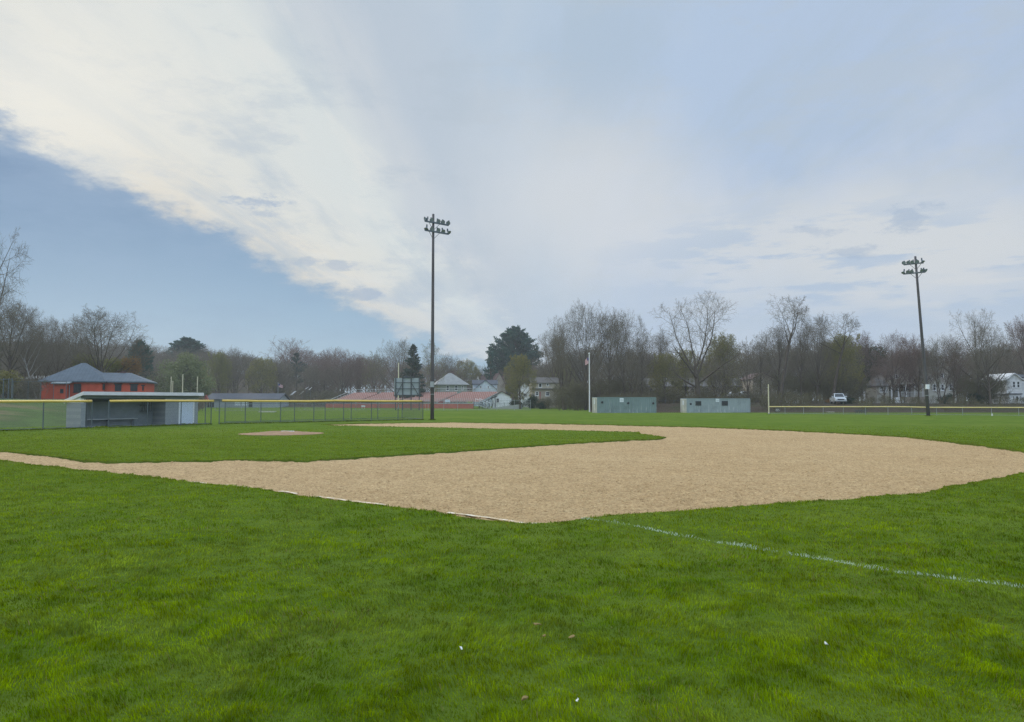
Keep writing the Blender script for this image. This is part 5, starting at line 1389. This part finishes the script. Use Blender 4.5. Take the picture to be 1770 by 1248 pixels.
proto('slim', bare(47, 16, .24, .42, .60, 15, (4, 66), (.29, .62, .38), (0, .05, .04, .02, .0), (0, 8, 7, 6), wig=.09, side=(28, 60)))
proto('slim_b', bare(52, 16, .21, .50, .64, 13, (4, 62), (.26, .64, .36), (0, .05, .04, .02, .0), (0, 8, 7, 6), wig=.10, side=(28, 60)))
proto('tall', bare(64, 17, .32, .80, .64, 9, (8, 72), (.29, .80, .20), (0, .03, .02, .01, .0), (0, 9, 7, 5), wig=.14, side=(34, 64)))
proto('low', bare(71, 9, .20, .35, .34, 11, (10, 78), (.46, .60, .40), (0, .04, .04, .03, .0), (0, 8, 7, 6), wig=.14, side=(28, 60)))
proto('budding', bare(83, 13, .26, .35, .40, 14, (6, 76), (.44, .56, .44), (0, .04, .03, .01, .0), (0, 9, 7, 6), leaf=.8, leafsize=.18, side=(28, 60)), twig='twig_olive', leaf='bud')
proto('budding_pale', bare(91, 14, .24, .40, .46, 13, (6, 68), (.38, .58, .42), (0, .04, .03, .01, .0), (0, 8, 7, 6), leaf=.25, leafsize=.16, side=(28, 60)), twig='twig_tan', leaf='bud_y')
proto('birch', bare(97, 15, .17, .45, .72, 9, (8, 60), (.22, .68, .34), (0, .04, .04, .04, .02), (0, 6, 5, 5), wig=.10, lean=-.22), 'bark_pale', 'twig_tan')
proto('olive_dome', bare(103, 11, .24, .25, .42, 18, (4, 84), (.44, .56, .45), (0, .03, .03, .02, .0), (0, 10, 8, 7), leaf=.4, leafsize=.15, wig=.1, side=(28, 62)), twig='twig_olive', leaf='bud')
proto('pine', conifer(5, 20, .40, 6.9, pine_prof, .52, 9, .08, .52, 13, .06, .30), leaf='needle')
proto('old_pine', conifer(8, 19, .36, 5.2, pine_prof, 1.0, 5, .05, .50, 12, .30, .5), leaf='needle_d')
proto('spruce', conifer(13, 17, .28, 5.4, cone_prof, .60, 7, -.12, .46, 10, .05, .38), leaf='needle_d')
proto('thin_spruce', conifer(17, 16, .25, 4.4, cone_prof, .80, 5, .10, .46, 10, .08, .40), leaf='needle')
proto('willow', leafy(19, 10, 5.0, 20, 11000, .30, .25, .25, .5), leaf='willow')
proto('dome', leafy(29, 10, 4.4, 22, 9000, .26, .22, .22, .1, .35), leaf='bud')
proto('bush', leafy(37, 2.6, 2.0, 16, 5200, .15, .08, .15, 0, .3), leaf='shrub')
TREES = bpy.data.collections  # (kept flat: every tree is linked to the scene collection)
def tree(key, px, Y, top, wpx, name, label, cat='tree', mat=None, rot=None, group=None, leafmat=None):
    P = PROTO[key]; x, y, _ = at(px, Y); z = h1(x, y); hh = zat(top, Y) - z; sc = hh / P['h']; sw = (wpx / FPX * Y) / P['w']
    sw = min(max(sw, sc * .55), sc * 1.9)
    t = thing(name, label, cat, (x, y, z), rot if rot is not None else (px * .7) % 6.28, group); t.scale = (sw, sw, sc)
    for nm, me in P['meshes']:
        o = bpy.data.objects.new(nm, me); COL.objects.link(o); o.parent = t
        use = None
        if nm == 'crown' and mat: use = mat
        if me.materials[0].name in LEAFN and leafmat: use = leafmat
        if use: o.material_slots[0].link = 'OBJECT'; o.material_slots[0].material = M[use]
    return t
LEAFN = {M[k].name for k in ('bud', 'bud_y', 'bud_o', 'willow', 'shrub', 'needle', 'needle_d')}
B = 'bare_tree'
TL = [
 # left edge and the trees round the brick building
 ('oak', -46, 76, 388, 175, B, 'tallest bare tree, its branches reaching in from the edge above the grass bank'),
 ('round', 14, 100, 512, 110, B, 'dense bare tree standing at the end of the yellow capped fence', None),
 ('slim', -18, 95, 470, 90, B, 'dark bare tree beside the tallest one at the very edge of the wood'),
 ('slim', 42, 108, 538, 62, B, 'slim bare tree just left of the pale leaning trunk'),
 ('multi', 66, 112, 548, 70, B, 'bare tree of several stems right behind the weathered pale shed'),
 ('birch', 64, 98, 582, 55, 'birch_tree', 'pale leaning birch trunk left of the brick building'),
 ('fan', 98, 116, 546, 74, B, 'bare tree rising behind the left eave of the brick building'),
 ('slim_b', 122, 122, 550, 55, B, 'slender bare tree above the hip roof peak of the brick building'),
 ('fan', 180, 110, 531, 150, B, 'wide fan shaped bare tree right of the brick building roof peak'),
 ('dome', 146, 112, 611, 44, 'budding_tree', 'small yellow green tree behind the hip roof peak', 'tree', None, None, None, 'bud_y'),
 ('dome', 192, 113, 618, 52, 'budding_tree', 'pale yellow green tree behind the ridge of the brick building wing', 'tree', None, None, None, 'bud_y'),
 ('dome', 222, 114, 616, 42, 'budding_tree', 'orange tinged budding tree behind the brick building wing', 'tree', None, None, None, 'bud_o'),
 ('pine', 240, 170, 588, 42, 'pine_tree', 'dark pine tree standing right of the fan shaped bare tree'),
 ('willow', 10, 92, 640, 55, 'budding_tree', 'low yellow green bush like tree behind the tall fence posts', 'tree', None, None, None, 'bud'),
 # middle left wood
 ('pine', 322, 255, 584, 66, 'pine_tree', 'broad dark pine on the hill top above the dugout'),
 ('willow', 318, 165, 610, 76, 'willow_tree', 'grey green willow with rounded crown above the dugout roof'),
 ('willow', 283, 158, 640, 50, 'willow_tree', 'low grey green willow over the middle of the dugout roof'),
 ('round', 351, 232, 596, 36, B, 'bare tree on the hill at the shoulder of the broad dark pine'),
 ('willow', 342, 172, 634, 44, 'willow_tree', 'olive willow behind the far end of the dugout roof', 'tree', None, None, None, 'bud'),
 ('budding', 378, 190, 608, 40, 'budding_tree', 'yellow green topped tree right of the large willow', 'tree', None, None, None, 'bud_y'),
 ('fan', 405, 215, 598, 42, B, 'pale topped bare tree in the wood behind the low grey building'),
 ('slim', 430, 205, 606, 30, B, 'narrow bare tree in the wood over the middle of the low grey building'),
 ('slim_b', 392, 192, 620, 26, B, 'narrow grey trunked tree behind the yellow green topped one'),
 ('budding', 452, 195, 618, 52, 'budding_tree', 'olive budding tree over the end of the low grey building'),
 ('round', 486, 215, 622, 44, B, 'rounded bare tree behind the small distant flag'),
 ('old_pine', 512, 230, 610, 36, 'pine_tree', 'flat topped pine standing above the pale tilted canopies'),
 ('round', 540, 215, 626, 44, B, 'low bare tree behind the pale tilted canopies'),
 # behind the bleachers
 ('fan', 590, 205, 603, 62, B, 'bare tree with feathery top over the left end of the bleachers', 'tree', 'twig_red'),
 ('round', 560, 212, 617, 45, B, 'reddish bare tree over the end rail of the bleachers', 'tree', 'twig_red'),
 ('fan', 620, 205, 608, 52, B, 'reddish bare tree behind the left half of the bleachers', 'tree', 'twig_red'),
 ('budding_pale', 648, 200, 606, 52, 'budding_tree', 'pale budding tree left of the scoreboard'),
 ('fan', 686, 188, 584, 74, B, 'large domed bare tree directly behind the scoreboard'),
 ('spruce', 714, 172, 596, 52, 'spruce_tree', 'dark spruce between the scoreboard and the tall light pole'),
 ('budding_pale', 746, 186, 586, 46, 'budding_tree', 'pale budding tree crossed by the tall light pole'),
 ('round', 778, 222, 611, 58, B, 'domed bare tree behind the chimney of the sage house', 'tree', 'twig_tan'),
 ('budding', 806, 244, 622, 50, 'budding_tree', 'olive budding tree right of the sage house roof'),
 ('slim', 832, 250, 628, 30, B, 'small distant bare tree in the gap left of the big pine', 'tree', 'twig_tan'),
 ('pine', 889, 250, 566, 82, 'pine_tree', 'biggest blue green pine, rising above the white houses'),
 ('thin_spruce', 848, 240, 602, 32, 'spruce_tree', 'thin open spruce hugging the left flank of the biggest pine'),
 ('budding', 899, 150, 613, 56, 'budding_tree', 'round yellow tinged budding tree in front of the biggest pine', 'tree', None, None, None, 'bud'),
 # big clump left of the flagpole and above the containers
 ('round', 955, 186, 572, 72, B, 'fine twigged bare tree leaning over the beige house'),
 ('multi', 975, 138, 545, 70, B, 'many stemmed bare tree left of the white flagpole'),
 ('fan', 1012, 132, 517, 84, B, 'highest bare tree of the clump, behind the white flagpole'),
 ('round', 1052, 130, 530, 76, B, 'broad bare tree rising over the left end of the teal container'),
 ('multi', 1082, 127, 537, 74, B, 'bare tree with dark crossing limbs over the middle of the teal container'),
 ('slim', 1110, 134, 566, 46, B, 'slim bare tree over the right end of the teal container'),
 ('budding', 972, 190, 628, 44, 'budding_tree', 'low yellowish tree behind the beige house', 'tree', None, None, None, 'bud'),
 ('low', 1035, 122, 622, 52, B, 'small crooked bare tree just behind the teal container'),
 ('low', 1092, 121, 610, 60, B, 'small dark bare tree behind the end of the teal container'),
 ('round', 1140, 150, 570, 56, B, 'pale bare tree between the clump and the spreading oak', 'tree', 'twig_tan'),
 ('oak', 1208, 116, 507, 185, 'bare_oak', 'great spreading bare oak behind the barred window container', 'tree', None, 1.1),
 ('budding', 1150, 135, 610, 62, 'budding_tree', 'low olive budding tree over the gap between the containers'),
 ('budding', 1186, 138, 604, 60, 'budding_tree', 'olive yellow tree under the left limbs of the great oak', 'tree', None, None, None, 'bud'),
 ('olive_dome', 1256, 142, 577, 66, 'budding_tree', 'dense dome shaped olive tree right of the great oak', 'tree', None, None, None, 'bud'),
 ('multi', 1240, 128, 622, 60, B, 'leaning bare stems at the foot of the great oak'),
 ('low', 1294, 122, 584, 64, B, 'dark forked bare tree over the right end of the barred container'),
 ('slim', 1316, 132, 572, 44, B, 'slim bare tree just left of the cream foul pole'),
 # right of the foul pole
 ('tall', 1350, 128, 508, 66, B, 'tallest open crowned bare tree right of the cream foul pole'),
 ('round', 1346, 136, 556, 62, B, 'dense grey bare tree below the tallest open crown'),
 ('slim', 1385, 130, 543, 48, B, 'slim upright bare tree, second right of the cream foul pole'),
 ('fan', 1412, 132, 540, 64, B, 'fan topped bare tree left of the pickup truck'),
 ('tall', 1438, 126, 541, 62, B, 'bare tree with slanting trunk directly above the pickup truck'),
 ('budding', 1458, 134, 576, 66, 'budding_tree', 'yellow olive tree behind the pickup truck', 'tree', None, None, None, 'bud'),
 ('round', 1490, 140, 572, 56, B, 'reddish bare tree right of the pickup truck', 'tree', 'twig_red'),
 ('dome', 1512, 152, 596, 42, 'evergreen_tree', 'dark green rounded tree behind the hipped bay of the porch house', 'tree', None, None, None, 'shrub'),
 ('fan', 1545, 130, 572, 60, B, 'bare tree standing in front of the porch house', 'tree', 'twig_red'),
 ('round', 1572, 142, 576, 62, B, 'reddish bare tree left of the leaning light pole', 'tree', 'twig_red'),
 ('multi', 1626, 124, 578, 66, B, 'forked bare tree just right of the leaning light pole'),
 ('low', 1528, 127, 612, 52, B, 'low reddish bare tree at the corner of the hipped bay', 'tree', 'twig_red'),
 ('round', 1588, 128, 594, 58, B, 'reddish bare tree in front of the porch, touching the leaning light pole', 'tree', 'twig_red'),
 ('multi', 1560, 134, 600, 52, B, 'many stemmed bare tree before the porch columns', 'tree', 'twig_red'),
 ('low', 1648, 122, 604, 60, B, 'spreading low bare tree hiding the tan house end', 'tree', 'twig_red'),
 ('slim', 1602, 140, 590, 44, B, 'bare tree directly behind the leaning light pole'),
 ('oak', 1690, 122, 533, 92, B, 'high open bare tree right of the leaning light pole'),
 ('round', 1655, 134, 582, 58, B, 'bare tree behind the tan house end', 'tree', 'twig_red'),
 ('fan', 1712, 118, 557, 74, B, 'bare tree with a long low limb over the bright white house'),
 ('round', 1775, 140, 543, 76, B, 'reddish bare tree behind the bright white house', 'tree', 'twig_red'),
 ('fan', 1830, 125, 530, 90, B, 'bare tree beyond the far end of the outfield fence', 'tree', 'twig_red'),
 # shrubs
 ('bush', 1464, 127, 686.5, 24, 'evergreen_shrub', 'dark evergreen shrub right behind the pickup truck', 'shrub'),
 ('bush', 1437, 128, 686.5, 18, 'yellow_shrub', 'yellow orange blooming shrub left of the pickup truck', 'shrub', None, None, None, 'bud_o'),
 ('bush', 895, 152, 690.5, 26, 'evergreen_shrub', 'dark shrub at the foot of the yellow tinged tree', 'shrub'),
 ('bush', 917, 158, 681.5, 22, 'evergreen_shrub', 'dark rounded shrub against the beige house corner', 'shrub'),
 ('bush', 935, 150, 693.5, 26, 'evergreen_shrub', 'clipped dark shrub below the beige house windows', 'shrub'),
 ('bush', 1633, 126, 680, 26, 'evergreen_shrub', 'dark pointed evergreen shrub in front of the tan house', 'shrub'),
 ('bush', 1692, 122, 678, 30, 'evergreen_shrub', 'dull green ivy thicket left of the bright white house', 'shrub'),
]
for q in TL:
    q = list(q) + [None] * 12
    key, px, Y, top, w, nm, lab = q[:7]; cat = q[7] or 'tree'; mat = q[8]; rot = q[9]; grp = q[10]; lm = q[11]
    g = {'bare_tree': 'bare trees round the field', 'budding_tree': 'budding trees round the field', 'evergreen_shrub': 'evergreen shrubs', 'pine_tree': 'pines', 'spruce_tree': 'spruces', 'willow_tree': 'willows'}.get(nm)
    tree(key, px, Y, top, w, nm, lab, cat, mat, rot, grp or g, lm)

# the woods that read as one mass behind them, and the tangle of brush at their feet
SEG = (4, 5, 3, 2, 1)
def light(seed, **k):
    T, C, L = bare(seed, **k); a, b = arr(T), arr(C)
    return np.concatenate([a[0], b[0]]), np.concatenate([a[1], b[1] + len(a[0])])
LT = [light(101, Ht=13, r0=.22, t0=.35, tl=.48, nl=10, ang=(8, 54), kids=(0, 6, 5, 3), twig=.018, NS=SEG), light(107, Ht=13, r0=.24, t0=.35, tl=.42, nl=10, ang=(8, 62), kids=(0, 6, 5, 3), twig=.018, NS=SEG),
      light(113, Ht=13, r0=.20, t0=.40, tl=.56, nl=11, ang=(6, 46), kids=(0, 6, 5, 3), twig=.018, NS=SEG)]
LB = [light(131, Ht=3.2, r0=.035, t0=.15, tl=.45, nl=4, ang=(12, 60), kids=(0, 4, 3, 2), trunks=5, twig=.011, wig=.2, NS=SEG), light(137, Ht=3.2, r0=.03, t0=.1, tl=.5, nl=4, ang=(12, 70), kids=(0, 4, 3, 2), trunks=5, twig=.011, wig=.22, NS=SEG)]
LM = [light(139, Ht=7, r0=.08, t0=.15, tl=.45, nl=6, ang=(10, 58), kids=(0, 5, 4, 3), trunks=3, twig=.015, wig=.14, NS=SEG), light(149, Ht=7, r0=.08, t0=.1, tl=.5, nl=6, ang=(10, 62), kids=(0, 5, 4, 3), trunks=3, twig=.015, wig=.15, NS=SEG)]
def mass(name, label, mat, items, protos, seed, cat='wood'):
    r = np.random.default_rng(seed); V, F, o = [], [], 0
    for (x, y, hgt, w) in items:
        v, f = protos[r.integers(len(protos))]; hp = np.percentile(v[:, 2], 99.7); a = r.uniform(0, 6.28); c, s_ = math.cos(a), math.sin(a); k = hgt / hp
        q = np.empty_like(v); q[:, 0] = (v[:, 0] * c - v[:, 1] * s_) * k * w + x; q[:, 1] = (v[:, 0] * s_ + v[:, 1] * c) * k * w + y; q[:, 2] = v[:, 2] * k + h1(x, y) - .1
        V.append(q); F.append(f + o); o += len(v)
    return tag(link(name, np_mesh(name, np.concatenate(V), np.concatenate(F)), M[mat]), label, cat, kind='stuff')
r = np.random.default_rng(77)
def spread(n, pxr, Yr, h, wv=(.8, 1.3)):
    out = []
    for k in range(n):
        px = r.uniform(*pxr); Y = r.uniform(*Yr); x, y, _ = at(px, Y)
        hh = h(px, Y) if callable(h) else h
        out.append((x, y, hh * r.uniform(.82, 1.08), r.uniform(*wv)))
    return out
sky_l = lambda px: np.interp(px, [-60, 60, 200, 260, 330, 420, 480, 560, 620], [560, 575, 592, 598, 600, 612, 622, 632, 636])
hill_items = spread(190, (-60, 600), (200, 335), lambda px, Y: min(15, max(7, zat(sky_l(px), Y) - h1(*at(px, Y)[:2]))), (.9, 1.5))
mass('wood', 'bare grey brown wood covering the hill beyond the dugout and low building', 'twig', hill_items, LT, 1)
mass('wood', 'bare wood behind the brick building and grass bank', 'twig', spread(42, (-120, 260), (118, 165), lambda px, Y: 9.5 if px < 120 else 7.5, (.9, 1.4)), LT, 2)
mass('wood', 'low reddish bare wood behind the bleachers and houses', 'twig_red', spread(85, (480, 980), (228, 300), lambda px, Y: zat(np.interp(px, [480, 560, 700, 820, 980], [632, 628, 622, 640, 622]), Y), (.9, 1.5)), LT, 3)
mass('wood', 'dense bare wood behind the containers', 'twig', spread(80, (925, 1345), (196, 240), lambda px, Y: zat(np.interp(px, [925, 990, 1110, 1160, 1345], [618, 598, 604, 622, 606]), Y) - 1, (.9, 1.4)), LT, 4)
mass('wood', 'dense dark bare wood behind the outfield fence and its houses', 'twig', spread(105, (1325, 1960), (165, 225), lambda px, Y: zat(np.interp(px, [1325, 1460, 1520, 1620, 1700, 1960], [590, 588, 606, 604, 594, 584]), Y) - 1, (.9, 1.4)), LT, 5)
mass('thicket', 'dark thicket of bare saplings at the foot of the wood behind the outfield', 'twig_dark', spread(80, (965, 1110), (126, 172), 5.2) + spread(46, (1300, 1500), (130, 165), 6) + spread(60, (1500, 1960), (156, 172), 7) + spread(22, (1655, 1724), (120, 140), 5) + spread(26, (1120, 1330), (122, 158), 3.2), LM, 9, 'thicket')
mass('brush', 'tangle of bare brown brush under the trees behind the outfield', 'twig_dark', spread(50, (1040, 1134), (108, 128), 2.1) + spread(76, (1182, 1420), (108, 128), 2.1) + spread(20, (1134, 1182), (134, 146), 3) + spread(120, (1478, 1900), (106, 124), 1.5), LB, 6, 'brush')
mass('brush', 'bare brown brush on the bank beside the brick building', 'twig', spread(60, (-80, 75), (88, 112), 3.0) + spread(40, (240, 350), (118, 150), 3), LB, 7, 'brush')
mass('brush', 'bare brown brush behind the fence below the beige house', 'twig_dark', spread(60, (925, 1040), (145, 172), 2.4) + spread(50, (480, 660), (190, 220), 4), LB, 8, 'brush')
#@@LIGHT
# ------------------------------------------------------------------ sky
SUN_AZ, SUN_EL = R(-32), R(27)
w = bpy.data.worlds.new('World'); SC.world = w; w.use_nodes = True
nt = w.node_tree; nt.nodes.clear(); L = nt.links
co = nd(nt, 'ShaderNodeTexCoord').outputs['Generated']
sep = nd(nt, 'ShaderNodeSeparateXYZ'); L.new(co, sep.inputs[0])
dx_, dy_, dz_ = sep.outputs
n_j = noise(nt, co, 15, 7, .64, stretch=(1, 1, 2.4), off=(5, 3, 9)); n_j2 = noise(nt, co, 4, 4, .55, stretch=(1, 1, 1.6), off=(2, 8, 1))
zj = mth(nt, 'ADD', dz_, mth(nt, 'ADD', mth(nt, 'MULTIPLY', mth(nt, 'SUBTRACT', n_j, .5), .085), mth(nt, 'MULTIPLY', mth(nt, 'SUBTRACT', n_j2, .5), .050)))
zc = mth(nt, 'MAXIMUM', dz_, .012); zcj = mth(nt, 'MAXIMUM', zj, .012)
uj = None
qx = mth(nt, 'DIVIDE', dx_, zc); qy = mth(nt, 'DIVIDE', dy_, zc)
cmb = nd(nt, 'ShaderNodeCombineXYZ'); L.new(qx, cmb.inputs[0]); L.new(qy, cmb.inputs[1]); Q_ = cmb.outputs[0]
def qpx(px, py):
    a, y, z = ray(px, py); return a / z, y / z
e0, e1 = qpx(0, 224), qpx(700, 558); SL = (e1[0] - e0[0]) / (e1[1] - e0[1])
u = mth(nt, 'SUBTRACT', qx, mth(nt, 'MULTIPLY', qy, SL))
U = lambda px, py: qpx(px, py)[0] - SL * qpx(px, py)[1]
UE = U(0, 224)
def cx(s):  # sRGB 0-255 -> linear
    return tuple(((v / 255 + .055) / 1.055) ** 2.4 if v / 255 > .04045 else v / 255 / 12.92 for v in s)
n_edge = noise(nt, Q_, 1.6, 7, .62, stretch=(1.6, .55, 1)); n_big = noise(nt, Q_, .55, 5, .55, stretch=(1.5, .55, 1), off=(3.1, 1.7, 0))
n_st = noise(nt, Q_, 1.1, 6, .6, stretch=(2.6, .42, 1), off=(7, 2, 0)); n_soft = noise(nt, co, 2.2, 5, .55, off=(1, 4, 2)); n_fine = noise(nt, co, 9, 6, .62, stretch=(1, 1, 3.2))
ue = mth(nt, 'SUBTRACT', mth(nt, 'DIVIDE', dx_, zcj), mth(nt, 'MULTIPLY', mth(nt, 'DIVIDE', dy_, zcj), SL))
cloud_mask = sstep(nt, -1.0, 1.0, mth(nt, 'DIVIDE', mth(nt, 'SUBTRACT', ue, UE), mth(nt, 'ADD', .07, mth(nt, 'MULTIPLY', mth(nt, 'MINIMUM', qy, 14), .022))))
# cloud colour across the band
uw = mth(nt, 'ADD', u, mth(nt, 'MULTIPLY', mth(nt, 'SUBTRACT', n_big, .5), .75))
rampn = nd(nt, 'ShaderNodeValToRGB'); cr = rampn.color_ramp; cr.interpolation = 'EASE'
stops = [(UE, (222, 217, 206)), (UE + .25, (226, 223, 214)), (U(250, 200), (221, 223, 219)), (U(300, 0), (216, 222, 222)), (U(470, 0), (200, 208, 216)), (U(620, 0), (188, 200, 213)), (U(900, 0), (182, 199, 217)), (U(1200, 0), (179, 198, 222)), (U(1760, 0), (178, 196, 221))]
u0, u1 = UE - .2, U(1760, 0) + .2
while len(cr.elements) < len(stops): cr.elements.new(.5)
for el, (p, c) in zip(cr.elements, stops): el.position = (p - u0) / (u1 - u0); el.color = (*cx(c), 1)
mr = nd(nt, 'ShaderNodeMapRange'); L.new(uw, mr.inputs[0]); mr.inputs[1].default_value = u0; mr.inputs[2].default_value = u1
L.new(mr.outputs[0], rampn.inputs[0]); cl = rampn.outputs[0]
n_w = noise(nt, Q_, 2.4, 8, .68, stretch=(2.4, .55, 1), off=(1, 6, 0)); n_w2 = noise(nt, co, 5, 8, .66, stretch=(1, 1, 3.0), off=(6, 1, 4))
cl = mixc(nt, mth(nt, 'MULTIPLY', sstep(nt, .46, .68, n_st), .55), cl, cx((174, 191, 207)))
cl = mixc(nt, mth(nt, 'MULTIPLY', mth(nt, 'MULTIPLY', sstep(nt, .48, .70, n_w), .5), sstep(nt, U(620, 0), U(420, 0), u)), cl, cx((226, 227, 224)))
cl = mixc(nt, mth(nt, 'MULTIPLY', sstep(nt, .52, .36, n_w2), .55), cl, cx((182, 195, 208)))
cl = mixc(nt, mth(nt, 'MULTIPLY', sstep(nt, .54, .74, n_soft), .55), cl, cx((212, 217, 222)))
# direction helpers for places in the sky
dyc = mth(nt, 'MAXIMUM', dy_, .05)
ta = mth(nt, 'DIVIDE', dx_, dyc); te = mth(nt, 'DIVIDE', dz_, dyc)
def tp(px, py): a, y, z = ray(px, py); return a / y, z / y
def blob(px, py, rx, ry, nz=None, amt=.9, soft=.5):
    a, e = tp(px, py)
    d = mth(nt, 'SQRT', mth(nt, 'ADD', mth(nt, 'POWER', mth(nt, 'ABSOLUTE', mth(nt, 'DIVIDE', mth(nt, 'SUBTRACT', ta, a), rx / FPX)), 2), mth(nt, 'POWER', mth(nt, 'ABSOLUTE', mth(nt, 'DIVIDE', mth(nt, 'SUBTRACT', te, e), ry / FPX)), 2)))
    if nz is not None: d = mth(nt, 'ADD', d, mth(nt, 'MULTIPLY', mth(nt, 'SUBTRACT', nz, .5), -amt * 4))
    fr = mth(nt, 'GREATER_THAN', dy_, .1)
    return mth(nt, 'MULTIPLY', sstep(nt, 1.0, 1.0 - soft, d), fr)
# bright veil towards the hidden sun
cl = mixc(nt, mth(nt, 'MULTIPLY', blob(70, 190, 520, 330, n_soft, .25, 1.0), .8), cl, cx((240, 238, 229)))
cl = mixc(nt, mth(nt, 'MULTIPLY', blob(1010, 340, 330, 260, n_soft, .35, 1.0), .75), cl, cx((216, 219, 222)))
# low pale banks on the right, streaked with blue
low = blob(1560, 420, 420, 130, n_soft, .30, .9)
cl = mixc(nt, mth(nt, 'MULTIPLY', low, .85), cl, cx((212, 216, 219)))
stk = noise(nt, co, 7, 6, .6, stretch=(1, 1, 5.5), off=(2, 5, 1))
cl = mixc(nt, mth(nt, 'MULTIPLY', mth(nt, 'MULTIPLY', sstep(nt, .48, .58, stk), blob(1520, 470, 560, 150, n_soft, .2, .8)), .75), cl, cx((172, 192, 216)))
cl = mixc(nt, mth(nt, 'MULTIPLY', mth(nt, 'MULTIPLY', sstep(nt, .53, .64, noise(nt, co, 5, 6, .6, stretch=(1, 1, 5), off=(8, 3, 6))), blob(1600, 500, 460, 60, n_soft, .15, .8)), .8), cl, cx((213, 216, 219)))
# paling towards the horizon
elev = te
cl = mixc(nt, mth(nt, 'MULTIPLY', sstep(nt, .20, .06, elev), .55), cl, cx((190, 205, 220)))
cl = mixc(nt, mth(nt, 'MULTIPLY', sstep(nt, .09, .035, elev), .35), cl, cx((208, 212, 219)))
# small grey cloud scraps
sc_ = noise(nt, co, 20, 7, .68, stretch=(1, 1, 2.6))
for (px, py, rx, ry, k) in ((430, 349, 46, 12, .8), (466, 369, 30, 9, .6), (530, 452, 24, 9, .5), (580, 462, 40, 12, .6), (628, 510, 44, 14, .7), (690, 450, 36, 8, .2), (-5, 195, 30, 16, .6), (1560, 372, 46, 26, .6), (1470, 436, 66, 12, .55), (1405, 400, 60, 8, .5)):
    cl = mixc(nt, mth(nt, 'MULTIPLY', blob(px, py, rx * 1.15, ry * 1.15, sc_, 1.3, .9), k * .85), cl, cx((158, 178, 203)))
# clear part: Nishita sky, softened by thin haze
sky = nd(nt, 'ShaderNodeTexSky', sky_type='NISHITA', sun_disc=False); sky.sun_elevation = SUN_EL; sky.sun_rotation = SUN_AZ
sky.air_density = 1.0; sky.dust_density = .6; sky.ozone_density = 2.0
bg1 = nd(nt, 'ShaderNodeBackground'); L.new(sky.outputs[0], bg1.inputs[0]); bg1.inputs[1].default_value = .075
clear = mixc(nt, sstep(nt, .02, .34, elev), cx((148, 181, 208)), cx((92, 132, 172)))
clear = mixc(nt, mth(nt, 'MULTIPLY', sstep(nt, .42, .66, n_fine), .35), clear, cx((130, 162, 194)))
clear = mixc(nt, mth(nt, 'MULTIPLY', sstep(nt, UE - .35, UE, ue), .45), clear, cx((140, 166, 194)))
bg2 = nd(nt, 'ShaderNodeBackground'); bg2.inputs[1].default_value = 1.0
bgc = nd(nt, 'ShaderNodeBackground'); L.new(clear, bgc.inputs[0])
mx0 = nd(nt, 'ShaderNodeMixShader'); mx0.inputs[0].default_value = .86; L.new(bg1.outputs[0], mx0.inputs[1]); L.new(bgc.outputs[0], mx0.inputs[2])
fill_gain = mth(nt, 'ADD', 1.0, mth(nt, 'ADD', mth(nt, 'MULTIPLY', sstep(nt, .25, -.35, dy_), 1.15), mth(nt, 'MULTIPLY', sstep(nt, .52, .85, dz_), .7)))  # out-of-view clouds behind the camera and overhead brightened as added fill light
L.new(cl, bg2.inputs[0]); L.new(fill_gain, bg2.inputs[1])
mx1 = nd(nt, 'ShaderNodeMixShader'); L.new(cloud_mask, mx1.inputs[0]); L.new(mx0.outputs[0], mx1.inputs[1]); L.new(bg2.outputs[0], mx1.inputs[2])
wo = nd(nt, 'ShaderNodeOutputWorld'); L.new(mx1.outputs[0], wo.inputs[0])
sd = bpy.data.lights.new('sun', 'SUN'); sd.energy = 1.5; sd.angle = R(18); sd.color = (1, .94, .85)
so = bpy.data.objects.new('sun', sd); COL.objects.link(so)
dv = Vector((math.sin(SUN_AZ) * math.cos(SUN_EL), math.cos(SUN_AZ) * math.cos(SUN_EL), math.sin(SUN_EL)))
so.rotation_euler = dv.to_track_quat('Z', 'Y').to_euler(); so.location = (-60, 90, 80)

# ------------------------------------------------------------------ air
hm, nt = new_mat('haze_air'); pv_ = nd(nt, 'ShaderNodeVolumePrincipled'); pv_.inputs['Color'].default_value = (.86, .91, 1, 1); pv_.inputs['Density'].default_value = .00045; pv_.inputs['Anisotropy'].default_value = .3
nt.links.new(pv_.outputs[0], nd(nt, 'ShaderNodeOutputMaterial').inputs['Volume'])
HAZE = True
if HAZE: tag(MB().box(-420, 420, -25, 445, -1.1, 36).build('haze', hm), kind='stuff')

# ------------------------------------------------------------------ render settings
SC.view_settings.view_transform = 'Standard'; SC.view_settings.look = 'None'; SC.view_settings.exposure = 0; SC.view_settings.gamma = 1
SC.render.engine = 'CYCLES'; cyc = SC.cycles
cyc.max_bounces = 6; cyc.diffuse_bounces = 3; cyc.glossy_bounces = 2; cyc.transmission_bounces = 3; cyc.volume_bounces = 1; cyc.transparent_max_bounces = 4
cyc.use_denoising = True; cyc.denoiser = 'OPENIMAGEDENOISE'; cyc.denoising_input_passes = 'RGB_ALBEDO_NORMAL'; cyc.denoising_prefilter = 'NONE'; cyc.sample_clamp_indirect = 2; cyc.sample_clamp_direct = 3; cyc.caustics_reflective = False; cyc.caustics_refractive = False
